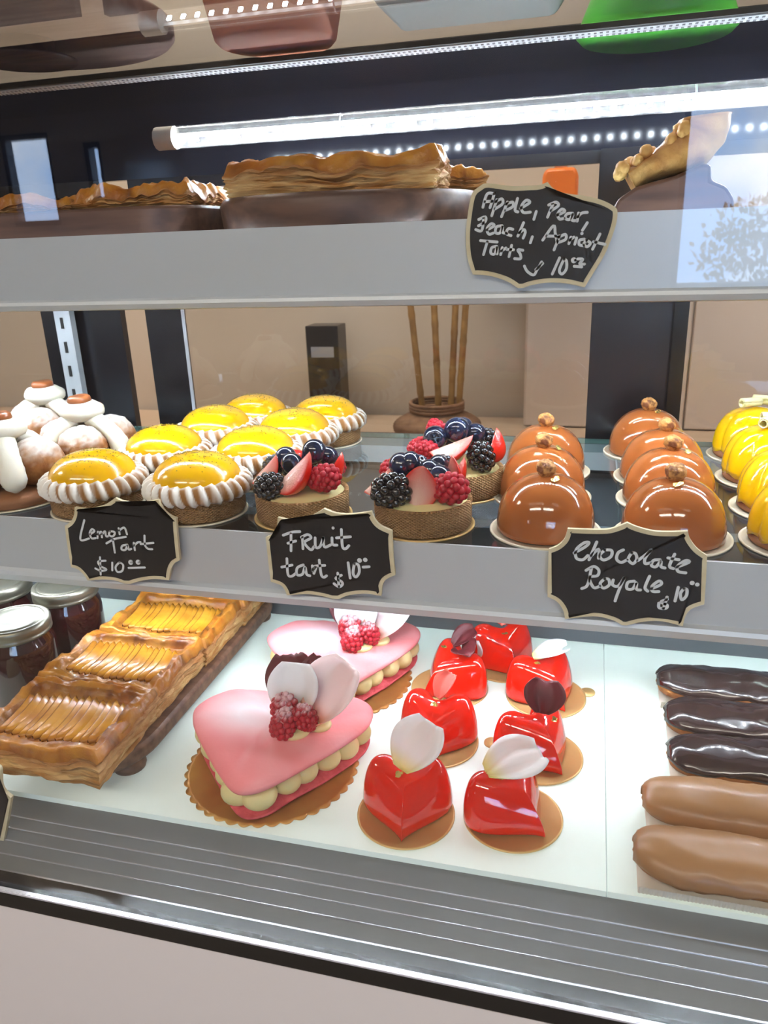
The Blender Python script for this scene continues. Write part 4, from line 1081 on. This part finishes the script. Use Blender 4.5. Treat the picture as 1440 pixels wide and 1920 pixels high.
card('chalkboard card reading Lemon Tart $10, clipped below the front lemon tarts', (100, 920), 5.538,
     [(640, 75, c), (720, 110), (850, 125), (980, 115), (1092, 95, c), (1110, 150), (1160, 220), (1220, 265), (1275, 285, c), (1285, 450), (1312, 722, c), (1250, 760), (1215, 830), (1200, 930, c), (1050, 918), (900, 938), (800, 968, c), (740, 966, c), (650, 935), (520, 922), (355, 932, c), (320, 880), (260, 820), (185, 795, c), (150, 600), (118, 365, c), (180, 320), (215, 250), (220, 172, c), (350, 190), (500, 160), (590, 112)],
     [[(325, 305), (285, 470), (298, 515), (372, 495)], [(385, 450), (430, 418), (405, 398), (382, 440), (400, 492), (442, 490)], [(468, 425), (462, 490)], [(465, 455), (500, 425), (508, 482)], [(508, 452), (540, 420), (550, 468), (568, 472)], [(592, 418), (582, 458), (622, 472), (642, 430), (592, 418)], [(682, 388), (692, 450)], [(685, 412), (740, 382), (768, 450)],
      [(555, 545), (640, 500), (755, 478)], [(622, 508), (642, 640)], [(772, 560), (720, 570), (712, 608), (752, 612), (775, 565), (785, 608), (812, 602)], [(838, 540), (850, 615)], [(840, 568), (880, 535), (908, 532)], [(950, 465), (955, 560), (985, 600), (1030, 605)], [(910, 552), (1042, 540)],
      [(545, 725), (470, 735), (490, 780), (555, 815), (500, 830), (440, 805)], [(488, 690), (495, 870)], [(615, 745), (615, 825)], [(690, 740), (650, 790), (668, 840), (718, 830), (728, 770), (690, 740)], ring_(808, 742, 16), ring_(885, 740, 16), [(785, 800), (952, 795)]],
     .5668, 22)
card('chalkboard card reading Fruit tart $10, clipped below the left fruit tart', (480, 940), 5.143,
     [(655, 72, c), (750, 110), (880, 125), (1000, 115), (1112, 98, c), (1140, 170), (1200, 235), (1310, 285, c), (1320, 500), (1342, 712, c), (1260, 750), (1220, 810), (1208, 912, c), (1050, 890), (900, 905), (800, 942, c), (735, 940, c), (640, 915), (500, 895), (298, 906, c), (280, 860), (240, 810), (143, 775, c), (120, 600), (93, 348, c), (160, 315), (200, 240), (210, 155, c), (350, 180), (500, 155), (590, 110)],
     [[(265, 325), (350, 295), (425, 290)], [(340, 310), (340, 475)], [(310, 402), (385, 380)], [(450, 345), (455, 455)], [(438, 345), (500, 318), (532, 350), (470, 395), (530, 465), (560, 435)], [(572, 350), (578, 440), (620, 432), (650, 350)], [(650, 350), (662, 437), (720, 418)], [(735, 350), (740, 412), (782, 420)], [(825, 270), (835, 430), (865, 455), (897, 425)], [(778, 350), (912, 340)],
      [(300, 550), (310, 700), (345, 720), (382, 695)], [(250, 632), (350, 612)], [(458, 610), (400, 640), (398, 705), (450, 700), (475, 630), (490, 700), (522, 715)], [(545, 620), (550, 668)], [(545, 660), (580, 630), (560, 692)], [(612, 565), (630, 700), (655, 730), (682, 715)], [(570, 622), (665, 615)],
      [(790, 690), (802, 820)], [(825, 710), (770, 740), (825, 770), (835, 800), (800, 822), (755, 792)], [(890, 590), (910, 738)], [(950, 600), (938, 690), (965, 727), (997, 680), (987, 610), (950, 600)], [(1035, 632), (1092, 628)]],
     .5668, 28, [(745, 255, 15), (1000, 568, 24), (1055, 562, 22)])
card('chalkboard card reading Chocolate Royale $10, clipped below the chocolate domes', (1010, 970), 4.3636,
     [(725, 45, c), (820, 85), (950, 115), (1080, 120), (1222, 115, c), (1240, 180), (1300, 260), (1377, 315, c), (1370, 500), (1355, 712, c), (1250, 750), (1200, 810), (1180, 892, c), (1000, 850), (850, 855), (720, 885, c), (680, 882, c), (600, 840), (450, 810), (215, 832, c), (200, 760), (150, 690), (72, 650, c), (75, 450), (82, 262, c), (150, 235), (210, 180), (238, 93, c), (380, 100), (550, 100), (640, 80)],
     [[(290, 290), (380, 240), (412, 205), (370, 208), (308, 262), (308, 330), (360, 345), (402, 310)], [(475, 200), (412, 345)], [(430, 312), (490, 258), (490, 332)], [(540, 265), (500, 310), (530, 347), (590, 320), (597, 270), (540, 265)], [(692, 265), (650, 288), (638, 340), (675, 367), (722, 345)], [(760, 288), (733, 340), (770, 377), (802, 340), (792, 295), (760, 288)],
      [(810, 352), (900, 285), (920, 262), (872, 330), (870, 375), (912, 370)], [(992, 345), (940, 350), (922, 390), (960, 402), (1000, 355), (1000, 400), (1032, 412)], [(1112, 300), (1070, 395), (1102, 417)], [(1058, 330), (1147, 345)], [(1130, 405), (1230, 365), (1200, 352), (1138, 395), (1140, 440), (1202, 452)],
      [(430, 420), (400, 550), (353, 580)], [(388, 432), (450, 400), (492, 430), (480, 475), (415, 490), (450, 572), (502, 560)], [(540, 500), (503, 540), (530, 577), (577, 550), (572, 505), (540, 500)], [(610, 510), (605, 550), (650, 560), (700, 492)], [(700, 492), (650, 610), (625, 682)], [(782, 520), (730, 530), (722, 580), (770, 582), (800, 530), (800, 585), (832, 592)], [(907, 480), (870, 570), (892, 602)], [(922, 582), (1002, 545), (985, 518), (928, 560), (930, 602), (982, 605)],
      [(1050, 650), (1020, 742)], [(1052, 668), (1000, 690), (1050, 715), (1040, 742), (985, 737), (983, 700)], [(1142, 570), (1115, 682)], [(1190, 580), (1160, 620), (1170, 672), (1207, 640), (1212, 590), (1190, 580)]],
     .5668, 24, [(1255, 535, 18), (1297, 548, 16)])
# only the right side of a fifth card shows at the lower left: it leans on the apron
card('chalkboard card cut off by the left edge, standing in front of the apple tarts', (0, 1400), 4.8,
     [(-560, 100, c), (-480, 150), (-350, 165), (-200, 170), (-20, 180), (5, 270, c), (10, 350), (40, 410), (100, 460, c), (70, 650), (28, 865, c), (-60, 880), (-130, 930), (-160, 1000, c), (-400, 950), (-560, 1010), (-760, 900, c), (-980, 900, c), (-960, 700), (-980, 500, c), (-900, 420), (-900, 200, c), (-700, 190)],
     [], .4050, 20)
